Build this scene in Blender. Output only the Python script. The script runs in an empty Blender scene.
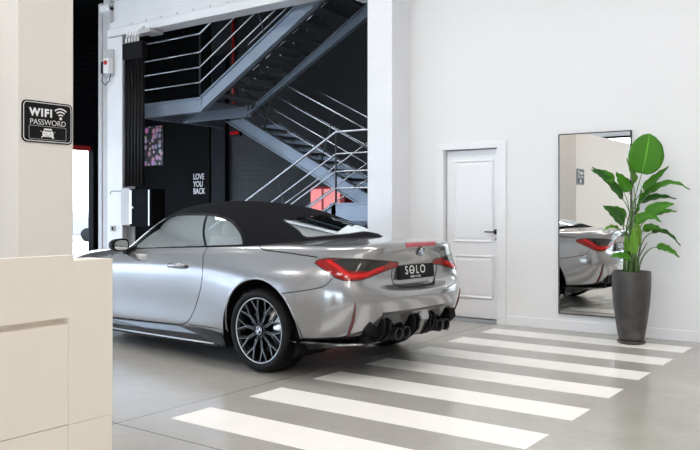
import bpy, bmesh, math, random
import numpy as np
from mathutils import Vector, Matrix
random.seed(7)
PI = math.pi
SC = bpy.context.scene
COL = SC.collection
R = math.radians

# ------------------------------------------------------------------ helpers
def link(o, parent=None, loc=None, rot=None):
    COL.objects.link(o)
    if parent is not None: o.parent = parent
    if loc is not None: o.location = loc
    if rot is not None: o.rotation_euler = rot
    return o

def tag(o, label=None, cat=None, group=None, kind=None):
    if label: o['label'] = label
    if cat: o['category'] = cat
    if group: o['group'] = group
    if kind: o['kind'] = kind
    return o

def thing(name, label, cat, loc=(0, 0, 0), rz=0.0, group=None):
    o = link(bpy.data.objects.new(name, None), None, loc, (0, 0, rz))
    o.empty_display_size = 0.1
    return tag(o, label, cat, group)

def from_bm(name, bm, mat, parent=None, loc=None, rot=None, smooth=False):
    me = bpy.data.meshes.new(name)
    bmesh.ops.recalc_face_normals(bm, faces=bm.faces[:])
    bm.to_mesh(me); bm.free()
    for m in (mat if isinstance(mat, (list, tuple)) else [mat]): me.materials.append(m)
    if smooth: me.polygons.foreach_set('use_smooth', [True]*len(me.polygons))
    return link(bpy.data.objects.new(name, me), parent, loc, rot)

def from_np(name, V, F, mat, parent=None, loc=None, smooth=True):
    me = bpy.data.meshes.new(name)
    V = np.asarray(V, dtype=np.float32); F = np.asarray(F, dtype=np.int32)
    n = F.shape[1]
    me.vertices.add(len(V)); me.vertices.foreach_set('co', V.ravel())
    me.loops.add(F.size); me.loops.foreach_set('vertex_index', F.ravel())
    me.polygons.add(len(F)); me.polygons.foreach_set('loop_start', np.arange(0, F.size, n, dtype=np.int32))
    me.polygons.foreach_set('loop_total', np.full(len(F), n, dtype=np.int32))
    me.update(calc_edges=True)
    if smooth: me.polygons.foreach_set('use_smooth', np.ones(len(F), dtype=bool))
    me.materials.append(mat)
    return link(bpy.data.objects.new(name, me), parent, loc)

def add_box(bm, a, b, bev=0.0, seg=2, M=None):
    t = bmesh.new()
    x0, y0, z0 = a; x1, y1, z1 = b
    vs = [t.verts.new(p) for p in ((x0,y0,z0),(x1,y0,z0),(x1,y1,z0),(x0,y1,z0),(x0,y0,z1),(x1,y0,z1),(x1,y1,z1),(x0,y1,z1))]
    for f in ((0,3,2,1),(4,5,6,7),(0,1,5,4),(1,2,6,5),(2,3,7,6),(3,0,4,7)): t.faces.new([vs[i] for i in f])
    if bev > 0: bmesh.ops.bevel(t, geom=t.edges[:], offset=bev, segments=seg, affect='EDGES', profile=0.6)
    merge(bm, t, M)

def merge(bm, t, M=None):
    mp = {}
    for v in t.verts: mp[v] = bm.verts.new((M @ v.co) if M else v.co)
    for f in t.faces:
        try:
            nf = bm.faces.new([mp[v] for v in f.verts]); nf.smooth = f.smooth; nf.material_index = f.material_index
        except ValueError: pass
    t.free()

def box(name, a, b, mat, parent=None, bev=0.0, loc=None, rot=None, seg=2):
    bm = bmesh.new(); add_box(bm, a, b, bev, seg)
    return from_bm(name, bm, mat, parent, loc, rot)

def add_tube(bm, pts, r, n=10, cap=True, radii=None, flat=None):
    """round tube swept along pts"""
    P = [Vector(p) for p in pts]; rings = []
    up0 = Vector((0, 0, 1))
    for i, p in enumerate(P):
        d = (P[min(i+1, len(P)-1)] - P[max(i-1, 0)]).normalized()
        u = up0 if abs(d.dot(up0)) < 0.97 else Vector((0, 1, 0))
        a = d.cross(u).normalized(); b = a.cross(d).normalized()
        rr = radii[i] if radii else r
        fl = flat if flat else 1.0
        rings.append([bm.verts.new(p + a*(rr*math.cos(2*PI*k/n)) + b*(rr*fl*math.sin(2*PI*k/n))) for k in range(n)])
    for i in range(len(rings)-1):
        for k in range(n):
            f = bm.faces.new((rings[i][k], rings[i][(k+1) % n], rings[i+1][(k+1) % n], rings[i+1][k])); f.smooth = True
    if cap:
        bm.faces.new(rings[0]); bm.faces.new(rings[-1])

def tube(name, pts, r, mat, parent=None, n=10, radii=None):
    bm = bmesh.new(); add_tube(bm, pts, r, n, True, radii)
    return from_bm(name, bm, mat, parent)

def add_lathe(bm, prof, n=48, axis='z', c=(0, 0, 0), close=False):
    rings = []
    for (r, h) in prof:
        ring = []
        for k in range(n):
            a = 2*PI*k/n; x, y = r*math.cos(a), r*math.sin(a)
            p = (x, y, h) if axis == 'z' else ((x, h, y) if axis == 'y' else (h, x, y))
            ring.append(bm.verts.new(Vector(p)+Vector(c)))
        rings.append(ring)
    m = len(rings)
    for i in range(m if close else m-1):
        A, B = rings[i], rings[(i+1) % m]
        for k in range(n):
            f = bm.faces.new((A[k], A[(k+1) % n], B[(k+1) % n], B[k])); f.smooth = True
    return rings

def add_prism(bm, poly, axis, d0, d1):
    """extrude a 2-D polygon along an axis; poly coords are the other two axes in order"""
    def P(a, b, d): return {'x': (d, a, b), 'y': (a, d, b), 'z': (a, b, d)}[axis]
    A = [bm.verts.new(P(a, b, d0)) for a, b in poly]; B = [bm.verts.new(P(a, b, d1)) for a, b in poly]
    n = len(poly)
    bm.faces.new(A); bm.faces.new(B[::-1])
    for i in range(n): bm.faces.new((A[i], A[(i+1) % n], B[(i+1) % n], B[i]))

def prism(name, poly, axis, d0, d1, mat, parent=None):
    bm = bmesh.new(); add_prism(bm, poly, axis, d0, d1)
    return from_bm(name, bm, mat, parent)

def text(name, body, size, mat, parent, loc, rot, align='CENTER', ext=0.0008, sx=1.0, off=0.0, space=1.0):
    cu = bpy.data.curves.new(name, 'FONT'); cu.body = body; cu.size = size; cu.align_x = align; cu.align_y = 'CENTER'
    cu.extrude = ext; cu.space_character = space; cu.offset = off; cu.materials.append(mat)
    o = bpy.data.objects.new(name, cu); COL.objects.link(o)
    bpy.context.view_layer.update()
    me = bpy.data.meshes.new_from_object(o.evaluated_get(bpy.context.evaluated_depsgraph_get()))
    bpy.data.objects.remove(o); me.name = name
    o = link(bpy.data.objects.new(name, me), parent, loc, rot); o.scale = (sx, 1, 1)
    return o

# ------------------------------------------------------------------ materials
def mat(name, col, rough=0.5, metal=0.0, spec=0.5, coat=0.0, emit=None, es=0.0, trans=0.0, noise=None, bump=None, coat_r=0.03):
    m = bpy.data.materials.new(name); m.use_nodes = True
    nt = m.node_tree; b = nt.nodes['Principled BSDF']
    b.inputs['Base Color'].default_value = (*col, 1); b.inputs['Roughness'].default_value = rough
    b.inputs['Metallic'].default_value = metal; b.inputs['Specular IOR Level'].default_value = spec
    b.inputs['Coat Weight'].default_value = coat; b.inputs['Coat Roughness'].default_value = coat_r
    if emit: b.inputs['Emission Color'].default_value = (*emit, 1); b.inputs['Emission Strength'].default_value = es
    if trans: b.inputs['Transmission Weight'].default_value = trans
    if noise:
        sc, amt = noise
        tc = nt.nodes.new('ShaderNodeTexCoord'); n = nt.nodes.new('ShaderNodeTexNoise'); n.inputs['Scale'].default_value = sc; n.inputs['Detail'].default_value = 6
        rp = nt.nodes.new('ShaderNodeValToRGB')
        rp.color_ramp.elements[0].color = (*[max(0, c*(1-amt)) for c in col], 1); rp.color_ramp.elements[1].color = (*[min(1, c*(1+amt)) for c in col], 1)
        rp.color_ramp.elements[0].position = 0.3; rp.color_ramp.elements[1].position = 0.7
        nt.links.new(tc.outputs['Object'], n.inputs['Vector']); nt.links.new(n.outputs['Fac'], rp.inputs['Fac']); nt.links.new(rp.outputs['Color'], b.inputs['Base Color'])
    if bump:
        sc, st = bump
        tc = nt.nodes.new('ShaderNodeTexCoord'); n = nt.nodes.new('ShaderNodeTexNoise'); n.inputs['Scale'].default_value = sc; n.inputs['Detail'].default_value = 4
        bp = nt.nodes.new('ShaderNodeBump'); bp.inputs['Strength'].default_value = st; bp.inputs['Distance'].default_value = 0.01
        nt.links.new(tc.outputs['Object'], n.inputs['Vector']); nt.links.new(n.outputs['Fac'], bp.inputs['Height']); nt.links.new(bp.outputs['Normal'], b.inputs['Normal'])
    return m

def glass_mat(name, tint, gloss=0.25, rough=0.0):
    """thin sheet of tinted glass: see-through plus a fresnel-weighted mirror"""
    m = bpy.data.materials.new(name); m.use_nodes = True; nt = m.node_tree
    nt.nodes.remove(nt.nodes['Principled BSDF']); out = nt.nodes['Material Output']
    tr = nt.nodes.new('ShaderNodeBsdfTransparent'); tr.inputs['Color'].default_value = (*tint, 1)
    gl = nt.nodes.new('ShaderNodeBsdfGlossy'); gl.inputs['Roughness'].default_value = rough; gl.inputs['Color'].default_value = (.95, 1, .98, 1)
    lw = nt.nodes.new('ShaderNodeLayerWeight'); lw.inputs['Blend'].default_value = 0.35
    mp = nt.nodes.new('ShaderNodeMapRange'); mp.inputs['To Min'].default_value = gloss*.5; mp.inputs['To Max'].default_value = min(1, gloss*3)
    mx = nt.nodes.new('ShaderNodeMixShader')
    nt.links.new(lw.outputs['Fresnel'], mp.inputs['Value']); nt.links.new(mp.outputs['Result'], mx.inputs['Fac'])
    nt.links.new(tr.outputs[0], mx.inputs[1]); nt.links.new(gl.outputs[0], mx.inputs[2]); nt.links.new(mx.outputs[0], out.inputs['Surface'])
    return m

def block_mat(name, c1, c2, scale, rough=0.6, bump=0.4, mortar=(.01, .01, .012)):
    m = mat(name, c1, rough); nt = m.node_tree; b = nt.nodes['Principled BSDF']
    tc = nt.nodes.new('ShaderNodeTexCoord'); mp = nt.nodes.new('ShaderNodeMapping'); mp.inputs['Rotation'].default_value = (PI/2, 0, 0)
    br = nt.nodes.new('ShaderNodeTexBrick'); br.inputs['Color1'].default_value = (*c1, 1); br.inputs['Color2'].default_value = (*c2, 1); br.inputs['Mortar'].default_value = (*mortar, 1)
    br.inputs['Scale'].default_value = scale; br.inputs['Mortar Size'].default_value = .012
    bp = nt.nodes.new('ShaderNodeBump'); bp.inputs['Strength'].default_value = bump; bp.inputs['Distance'].default_value = .01; bp.invert = True
    nt.links.new(tc.outputs['Object'], mp.inputs['Vector']); nt.links.new(mp.outputs[0], br.inputs['Vector']); nt.links.new(br.outputs['Color'], b.inputs['Base Color'])
    nt.links.new(br.outputs['Fac'], bp.inputs['Height']); nt.links.new(bp.outputs['Normal'], b.inputs['Normal'])
    return m

M = {}
M['white_wall'] = mat('white_wall', (.80, .80, .81), .62, noise=(.7, .012), bump=(60, .02))
M['white_trim'] = mat('white_trim', (.82, .82, .84), .35)
M['white_steel'] = mat('white_steel', (.80, .81, .84), .35, noise=(2, .03))
M['grey_steel'] = mat('grey_white_steel', (.52, .52, .53), .4, noise=(4, .06))
M['cream_wall'] = mat('cream_wall', (.79, .75, .71), .6)
M['cream'] = mat('cream_laminate', (.86, .79, .70), .38, noise=(1.2, .015))
M['dark_wall'] = block_mat('dark_block_wall', (.010, .0115, .015), (.014, .0155, .02), 2.6)
M['black_wall'] = mat('black_wall', (.0025, .0028, .0035), .7, spec=.08)
M['dark_panel'] = mat('dark_panel', (.006, .007, .011), .6, spec=.15)
M['black_metal'] = mat('black_metal', (.012, .012, .014), .35, .4)
M['black_plastic'] = mat('black_plastic', (.006, .006, .007), .5, spec=.16)
M['gloss_black'] = mat('gloss_black', (.006, .006, .007), .12, coat=.5)
M['stair_steel'] = mat('stair_steel', (.27, .33, .42), .38, .25, noise=(3, .06))
M['tread_steel'] = mat('tread_steel', (.085, .092, .105), .5, .3)
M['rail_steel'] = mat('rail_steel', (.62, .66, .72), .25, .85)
M['post_steel'] = mat('post_steel', (.05, .055, .065), .4, .6)
M['white_paint'] = mat('white_paint', (.93, .915, .89), .33, noise=(5, .02))
M['red'] = mat('red_paint', (.45, .02, .02), .4)
M['chrome'] = mat('chrome', (.75, .76, .78), .12, 1)
M['silver'] = mat('silver_metal', (.62, .63, .65), .28, 1)
M['mirror'] = mat('mirror_glass', (.88, .88, .86), .0, 1)
M['concrete_pot'] = mat('pot_stone', (.052, .047, .045), .42, noise=(9, .35), bump=(40, .15))
M['spoke_edge'] = mat('spoke_edge_metal', (.42, .42, .43), .35, 1)
M['window_grey'] = mat('window_grey', (.30, .31, .33), .5)
M['outside_car'] = mat('outside_car_paint', (.22, .22, .25), .4)
M['soil'] = mat('soil', (.03, .022, .015), .9, bump=(60, .8))
M['rubber'] = mat('tyre_rubber', (.006, .006, .0065), .6, spec=.22)
M['rim_black'] = mat('rim_black', (.004, .004, .005), .3, spec=.3)
M['paint'] = mat('car_paint_grey', (.36, .362, .374), .23, .75, coat=1.0, coat_r=.02)
M['fabric'] = mat('soft_top_fabric', (.0095, .010, .0125), .85, spec=.06, bump=(500, .25), noise=(300, .2))
M['tail_red'] = mat('tail_lens_red', (.26, .006, .006), .12, spec=.3, coat=.35)
M['reflector'] = mat('reflector_red', (.10, .006, .010), .2, coat=.6)
M['tail_bar'] = mat('tail_bar_red', (.60, .012, .012), .15, spec=.3, coat=.4)
M['tail_smoke'] = mat('tail_lens_smoked', (.022, .02, .02), .1, coat=.4)
M['seam'] = mat('panel_gap', (.012, .012, .013), .7)
M['car_glass'] = glass_mat('car_glass', (.74, .86, .82), .17)
M['rear_glass'] = glass_mat('rear_glass', (.45, .55, .53), .75)
M['clear_glass'] = glass_mat('clear_glass', (.96, .98, .98), .08)
M['interior'] = mat('cabin_dark', (.03, .03, .032), .7)
M['seat_leather'] = mat('seat_leather', (.33, .34, .34), .5)
M['emblem_blue'] = mat('emblem_blue', (.03, .12, .36), .3)
M['white'] = mat('plain_white', (.85, .85, .85), .4)
M['outside_white'] = mat('outside_wall', (.85, .86, .88), .8)
M['taupe_wall'] = mat('taupe_wall', (.52, .48, .44), .7)
M['reflected_wall'] = mat('reflected_wall_pale', (.80, .86, .96), .8)  # pale blue of the added wall that the car's side reflects
M['asphalt'] = mat('asphalt', (.62, .62, .63), .85, noise=(3, .1))
M['lamp'] = mat('fill_panel_diffuser', (.9, .9, .9), .5, emit=(1, .94, .87), es=13.0)  # glow of the ceiling panels added as fill light
M['cooler_glow'] = mat('cooler_backlit_front', (.8, .25, .25), .3, emit=(1, .30, .30), es=.45)

def stripe_floor():
    m = mat('polished_concrete', (.30, .295, .285), .2, spec=.36); nt = m.node_tree; b = nt.nodes['Principled BSDF']
    g = nt.nodes.new('ShaderNodeNewGeometry'); L = nt.links.new
    def N(t, **k):
        n = nt.nodes.new(t)
        for a, v in k.items(): setattr(n, a, v)
        return n
    n1 = N('ShaderNodeTexNoise'); n1.inputs['Scale'].default_value = .9; n1.inputs['Detail'].default_value = 8; n1.inputs['Roughness'].default_value = .62
    n2 = N('ShaderNodeTexNoise'); n2.inputs['Scale'].default_value = 14; n2.inputs['Detail'].default_value = 6
    L(g.outputs['Position'], n1.inputs['Vector']); L(g.outputs['Position'], n2.inputs['Vector'])
    mx = N('ShaderNodeMath', operation='MULTIPLY_ADD'); L(n2.outputs['Fac'], mx.inputs[0]); mx.inputs[1].default_value = .25; L(n1.outputs['Fac'], mx.inputs[2])
    rp = N('ShaderNodeValToRGB'); rp.color_ramp.elements[0].position = .4; rp.color_ramp.elements[1].position = .85
    rp.color_ramp.elements[0].color = (.355, .342, .32, 1); rp.color_ramp.elements[1].color = (.47, .455, .43, 1)
    L(mx.outputs[0], rp.inputs['Fac'])
    sp = N('ShaderNodeSeparateXYZ'); L(g.outputs['Position'], sp.inputs[0])
    def joint(out, at, w=.005):
        a = N('ShaderNodeMath', operation='SUBTRACT'); L(out, a.inputs[0]); a.inputs[1].default_value = at
        c = N('ShaderNodeMath', operation='ABSOLUTE'); L(a.outputs[0], c.inputs[0])
        d = N('ShaderNodeMath', operation='LESS_THAN'); L(c.outputs[0], d.inputs[0]); d.inputs[1].default_value = w
        return d.outputs[0]
    js = [joint(sp.outputs[0], -4.045), joint(sp.outputs[1], 3.08), joint(sp.outputs[0], -9.2), joint(sp.outputs[1], -2.1)]
    acc = js[0]
    for j in js[1:]:
        q = N('ShaderNodeMath', operation='MAXIMUM'); L(acc, q.inputs[0]); L(j, q.inputs[1]); acc = q.outputs[0]
    mc = N('ShaderNodeMixRGB'); L(acc, mc.inputs['Fac']); L(rp.outputs['Color'], mc.inputs[1]); mc.inputs[2].default_value = (.10, .10, .10, 1)
    L(mc.outputs[0], b.inputs['Base Color'])
    rr = N('ShaderNodeMapRange'); rr.inputs['To Min'].default_value = .14; rr.inputs['To Max'].default_value = .26; L(n1.outputs['Fac'], rr.inputs['Value']); L(rr.outputs[0], b.inputs['Roughness'])
    return m
M['floor'] = stripe_floor()

def poster_mat():
    m = mat('poster_print', (.02, .02, .02), .4); nt = m.node_tree; b = nt.nodes['Principled BSDF']; L = nt.links.new
    tc = nt.nodes.new('ShaderNodeTexCoord'); v = nt.nodes.new('ShaderNodeTexVoronoi'); v.inputs['Scale'].default_value = 8.5; v.inputs['Randomness'].default_value = .55
    L(tc.outputs['Object'], v.inputs['Vector'])
    hs = nt.nodes.new('ShaderNodeHueSaturation'); hs.inputs['Saturation'].default_value = .75; hs.inputs['Value'].default_value = .8
    L(v.outputs['Color'], hs.inputs['Color'])
    mixp = nt.nodes.new('ShaderNodeMixRGB'); mixp.inputs['Fac'].default_value = .5; mixp.inputs[2].default_value = (.45, .18, .36, 1); L(hs.outputs[0], mixp.inputs[1])
    lt = nt.nodes.new('ShaderNodeMath'); lt.operation = 'LESS_THAN'; lt.inputs[1].default_value = .52; L(v.outputs['Distance'], lt.inputs[0])
    mx = nt.nodes.new('ShaderNodeMixRGB'); mx.inputs[1].default_value = (.02, .02, .025, 1); L(lt.outputs[0], mx.inputs['Fac']); L(mixp.outputs[0], mx.inputs[2])
    L(mx.outputs[0], b.inputs['Base Color'])
    return m
M['poster'] = poster_mat()

def leaf_mat(name, dark, light):
    m = mat(name, dark, .42, spec=.22); nt = m.node_tree; b = nt.nodes['Principled BSDF']; L = nt.links.new
    tc = nt.nodes.new('ShaderNodeTexCoord'); sp = nt.nodes.new('ShaderNodeSeparateXYZ'); L(tc.outputs['UV'], sp.inputs[0])
    w = nt.nodes.new('ShaderNodeTexWave'); w.inputs['Scale'].default_value = 9; w.inputs['Distortion'].default_value = .6; w.bands_direction = 'Y'
    L(tc.outputs['UV'], w.inputs['Vector'])
    a = nt.nodes.new('ShaderNodeMath'); a.operation = 'SUBTRACT'; a.inputs[1].default_value = .5; L(sp.outputs[0], a.inputs[0])
    c = nt.nodes.new('ShaderNodeMath'); c.operation = 'ABSOLUTE'; L(a.outputs[0], c.inputs[0])
    rib = nt.nodes.new('ShaderNodeMath'); rib.operation = 'LESS_THAN'; rib.inputs[1].default_value = .022; L(c.outputs[0], rib.inputs[0])
    mx = nt.nodes.new('ShaderNodeMixRGB'); mx.inputs[1].default_value = (*dark, 1); mx.inputs[2].default_value = (*light, 1)
    f = nt.nodes.new('ShaderNodeMath'); f.operation = 'MULTIPLY'; f.inputs[1].default_value = .45; L(w.outputs['Fac'], f.inputs[0]); L(f.outputs[0], mx.inputs['Fac'])
    m2 = nt.nodes.new('ShaderNodeMixRGB'); L(rib.outputs[0], m2.inputs['Fac']); L(mx.outputs[0], m2.inputs[1]); m2.inputs[2].default_value = (*[min(1, x*1.5) for x in light], 1)
    L(m2.outputs[0], b.inputs['Base Color'])
    b.inputs['Subsurface Weight'].default_value = 0
    return m
M['leaf'] = leaf_mat('leaf_green', (.038, .165, .008), (.09, .30, .018))
M['leaf_dark'] = leaf_mat('leaf_dark_green', (.018, .085, .012), (.045, .16, .025))
M['leaf_light'] = leaf_mat('leaf_light_green', (.10, .25, .022), (.19, .36, .05))
M['stem'] = mat('stem_green', (.09, .17, .05), .45)


# ---------- smooth spline surface from a control net (uniform cubic B-spline) ----------
def bs_basis(n, m, mirror0=False, mirror1=False):
    """matrix (m x n) of a clamped-end uniform cubic B-spline; mirrored ends reflect the net"""
    A = np.zeros((m, n)); ts = np.linspace(0, n-1, m)
    for r, t in enumerate(ts):
        i = min(int(t), n-2); f = t-i
        b = [(1-f)**3/6, (3*f**3-6*f*f+4)/6, (-3*f**3+3*f*f+3*f+1)/6, f**3/6]
        for k, wt in zip(range(i-1, i+3), b):
            if k < 0: A[r, 0] += 2*wt; A[r, 1] -= wt
            elif k > n-1: A[r, n-1] += 2*wt; A[r, n-2] -= wt
            else: A[r, k] += wt
    return A
def surf(net, ms, mt, mir0=True, mir1=True):
    """net[s][t] -> (ms, mt, 3); s ends lie on the centre line and mirror in w"""
    N = np.array(net, float); s, t, _ = N.shape
    def ref(a): b = a.copy(); b[:, 1] *= -1; return b
    ext = N
    if mir0: ext = np.concatenate([ref(N[1])[None], ext])
    if mir1: ext = np.concatenate([ext, ref(N[-2])[None]])
    o = 1 if mir0 else 0
    Ae = np.zeros((ms, ext.shape[0])); ts = np.linspace(0, s-1, ms)
    for r, q in enumerate(ts):
        i = min(int(q), s-2); f = q-i
        b = [(1-f)**3/6, (3*f**3-6*f*f+4)/6, (-3*f**3+3*f*f+3*f+1)/6, f**3/6]
        n = ext.shape[0]
        for k, wt in zip(range(i-1+o, i+3+o), b):
            if k < 0: Ae[r, 0] += 2*wt; Ae[r, 1] -= wt
            elif k > n-1: Ae[r, n-1] += 2*wt; Ae[r, n-2] -= wt
            else: Ae[r, k] += wt
    B = bs_basis(t, mt)
    return np.einsum('ri,ijk,cj->rck', Ae, ext, B)
# rows (bottom -> top centre), heights common to side stations
def side(u, belt, wb, ws, du=0.0, deck=None):
    zs = [.20, .25, .34, .45, .56, .67, .77, .86, .935]
    P = [(u, w, z) for w, z in zip(ws, zs)]
    P.append((u, wb+.035, belt-.028)); P.append((u, wb-.005, belt))
    d = deck or [(u, wb-.09, belt+.012), (u, wb-.3, belt+.02), (u, .0, belt+.03)]
    return P+d
BODY = [
 # rear centre
 [(.74,0,.24),(.86,0,.31),(.955,0,.36),(.985,0,.44),(1.02,0,.54),(1.05,0,.635),(1.045,0,.69),(.895,0,.705),(.905,0,.80),(.915,0,.90),(.955,0,.955),(1.005,0,1.078),(.90,0,1.09),(.3,0,1.105)],
 [(.74,.25,.24),(.86,.25,.31),(.955,.25,.36),(.985,.25,.44),(1.02,.25,.54),(1.05,.25,.635),(1.045,.25,.69),(.895,.25,.705),(.905,.25,.80),(.915,.25,.90),(.955,.25,.955),(.997,.25,1.075),(.89,.25,1.088),(.28,.2,1.102)],
 [(.72,.48,.24),(.84,.48,.31),(.92,.48,.36),(.95,.48,.44),(.98,.48,.54),(1.005,.49,.635),(.99,.49,.70),(.905,.47,.74),(.91,.47,.80),(.93,.48,.89),(.945,.47,.955),(.96,.46,1.064),(.86,.45,1.082),(.2,.33,1.095)],
 [(.68,.66,.24),(.78,.68,.31),(.84,.70,.36),(.88,.71,.44),(.905,.73,.54),(.915,.74,.62),(.91,.74,.70),(.90,.72,.77),(.895,.70,.84),(.885,.68,.90),(.875,.65,.965),(.885,.62,1.045),(.79,.60,1.07),(.1,.43,1.085)],
 [(.60,.76,.24),(.66,.80,.31),(.71,.83,.36),(.75,.85,.44),(.775,.87,.54),(.785,.885,.62),(.785,.88,.70),(.78,.86,.77),(.765,.84,.84),(.745,.81,.90),(.73,.78,.96),(.71,.735,1.03),(.64,.70,1.055),(0,.5,1.075)],
 [(.47,.80,.22),(.50,.86,.28),(.53,.89,.35),(.55,.915,.44),(.56,.93,.55),(.565,.938,.64),(.565,.932,.72),(.555,.915,.79),(.545,.89,.85),(.53,.86,.905),(.52,.82,.965),(.50,.775,1.03),(.46,.73,1.055),(-.1,.56,1.07)],
 [(.28,.82,.20),(.28,.90,.25),(.28,.93,.34),(.28,.955,.45),(.28,.966,.56),(.28,.966,.67),(.28,.955,.76),(.28,.932,.83),(.28,.90,.885),(.28,.862,.935),(.28,.828,.98),(.27,.78,1.04),(.25,.73,1.058),(-.2,.6,1.06)],
 [(.04,.84,.20),(.04,.92,.25),(.04,.945,.34),(.04,.965,.45),(.04,.976,.56),(.04,.976,.67),(.04,.963,.76),(.04,.938,.83),(.04,.905,.885),(.04,.868,.935),(.04,.838,.98),(.04,.80,1.035),(.04,.75,1.052),(-.25,.64,1.052)],
]
def sd(u, belt, wb, ws):
    zs = [.20,.25,.34,.45,.56,.67,.76,.83,.885]
    P = [(u,w,z) for w,z in zip(ws,zs)]
    P += [(u,(ws[-1]+wb)/2+.018,.895+(belt-.895)*.45),(u,wb+.02,belt-.035),(u,wb-.005,belt),(u,wb-.06,belt+.01),(u,wb-.14,belt+.012)]
    return P
BODY += [
 sd(-.22,1.028,.815,[.83,.91,.935,.955,.966,.968,.958,.938,.908]),
 sd(-.45,1.020,.825,[.82,.895,.91,.925,.94,.95,.945,.932,.908]),
 sd(-.75,1.008,.83,[.81,.885,.895,.903,.918,.932,.935,.926,.905]),
 sd(-1.1,.992,.835,[.81,.88,.89,.896,.912,.928,.932,.924,.902]),
 sd(-1.5,.975,.835,[.81,.88,.89,.896,.912,.928,.932,.922,.90]),
 sd(-1.9,.957,.825,[.82,.885,.893,.90,.914,.930,.934,.920,.89]),
 [(-2.2,.83,.20),(-2.2,.895,.25),(-2.2,.905,.34),(-2.2,.912,.45),(-2.2,.925,.56),(-2.2,.938,.67),(-2.2,.940,.76),(-2.2,.922,.83),(-2.2,.888,.885),(-2.2,.85,.925),(-2.2,.79,.953),(-2.24,.70,.968),(-2.32,.40,.99),(-2.36,.0,1.0)],
 [(-2.5,.84,.20),(-2.5,.905,.25),(-2.5,.925,.34),(-2.5,.94,.45),(-2.5,.950,.56),(-2.5,.955,.67),(-2.5,.947,.755),(-2.5,.918,.82),(-2.5,.87,.872),(-2.5,.82,.908),(-2.5,.74,.93),(-2.5,.62,.948),(-2.5,.36,.972),(-2.5,.0,.98)],
 [(-2.86,.85,.20),(-2.86,.91,.25),(-2.86,.94,.34),(-2.86,.955,.45),(-2.86,.962,.56),(-2.86,.96,.67),(-2.86,.945,.745),(-2.86,.908,.80),(-2.86,.85,.846),(-2.86,.79,.876),(-2.86,.70,.90),(-2.86,.58,.918),(-2.86,.34,.942),(-2.86,.0,.95)],
 [(-3.2,.83,.20),(-3.2,.885,.25),(-3.2,.91,.34),(-3.2,.925,.45),(-3.2,.925,.56),(-3.2,.91,.65),(-3.2,.88,.71),(-3.2,.84,.755),(-3.2,.79,.79),(-3.2,.73,.82),(-3.2,.65,.85),(-3.2,.53,.872),(-3.2,.32,.895),(-3.2,.0,.905)],
 [(-3.42,.75,.18),(-3.45,.79,.23),(-3.46,.80,.33),(-3.46,.80,.44),(-3.46,.795,.54),(-3.44,.78,.61),(-3.42,.76,.66),(-3.40,.73,.695),(-3.38,.70,.725),(-3.35,.66,.755),(-3.33,.58,.79),(-3.32,.48,.815),(-3.31,.28,.84),(-3.3,.0,.85)],
 [(-3.56,.48,.17),(-3.62,.50,.22),(-3.64,.50,.32),(-3.65,.50,.43),(-3.64,.50,.53),(-3.62,.49,.60),(-3.60,.48,.645),(-3.57,.47,.675),(-3.54,.45,.70),(-3.50,.43,.725),(-3.46,.40,.755),(-3.43,.34,.78),(-3.4,.2,.80),(-3.38,.0,.81)],
 [(-3.62,.0,.17),(-3.68,.0,.22),(-3.70,.0,.32),(-3.71,.0,.43),(-3.70,.0,.53),(-3.69,.0,.60),(-3.67,.0,.645),(-3.64,.0,.675),(-3.61,.0,.70),(-3.57,.0,.725),(-3.52,.0,.755),(-3.48,.0,.78),(-3.45,.0,.795),(-3.42,.0,.80)],
]
CANOPY = [  # each: belt edge -> roof centre
 [(-2.07,.79,.945),(-2.08,.76,.955),(-2.12,.70,.965),(-2.20,.56,.98),(-2.34,.3,1.0),(-2.40,0,1.005)],
 [(-1.93,.81,.955),(-1.90,.77,1.03),(-1.87,.71,1.12),(-1.94,.56,1.165),(-2.03,.3,1.20),(-2.08,0,1.21)],
 [(-1.62,.82,.97),(-1.62,.77,1.10),(-1.61,.68,1.245),(-1.64,.545,1.335),(-1.70,.3,1.378),(-1.74,0,1.39)],
 [(-1.30,.825,.983),(-1.30,.775,1.12),(-1.30,.68,1.275),(-1.30,.54,1.375),(-1.34,.3,1.425),(-1.36,0,1.437)],
 [(-.95,.825,.998),(-.95,.775,1.13),(-.95,.68,1.28),(-.95,.54,1.375),(-.95,.3,1.42),(-.95,0,1.432)],
 [(-.58,.82,1.013),(-.58,.77,1.12),(-.58,.68,1.25),(-.56,.545,1.328),(-.55,.3,1.372),(-.55,0,1.385)],
 [(-.36,.805,1.022),(-.34,.765,1.09),(-.31,.685,1.18),(-.27,.555,1.24),(-.24,.3,1.29),(-.22,0,1.305)],
 [(-.23,.785,1.03),(-.19,.745,1.075),(-.13,.67,1.125),(-.05,.55,1.165),(.05,.3,1.220),(.09,0,1.235)],
 [(-.12,.745,1.038),(-.06,.70,1.058),(.02,.63,1.083),(.12,.52,1.112),(.28,.28,1.142),(.36,0,1.153)],
 [(-.03,.69,1.043),(.05,.63,1.050),(.14,.56,1.058),(.25,.46,1.068),(.44,.24,1.086),(.56,0,1.096)],
]
# ------------------------------------------------------------------ setting
YW = 8.435           # plane of the white back wall
XL, XR, YF, YB, ZC = -14.2, 6.0, -8.0, 11.0, 5.4
def struct(name, a, b, m, bev=0.0, parent=None):
    o = box(name, a, b, m, parent, bev)
    if parent is None: o['kind'] = 'structure'
    return o

struct('floor', (-14.4, -8.3, -.12), (6.2, 11.2, 0), M['floor'])
struct('ceiling', (-14.4, -8.3, ZC), (6.2, 11.2, ZC+.15), M['white_wall'])
struct('wall_right', (XR, -8.3, 0), (XR+.2, YW, ZC), M['taupe_wall'])
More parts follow.
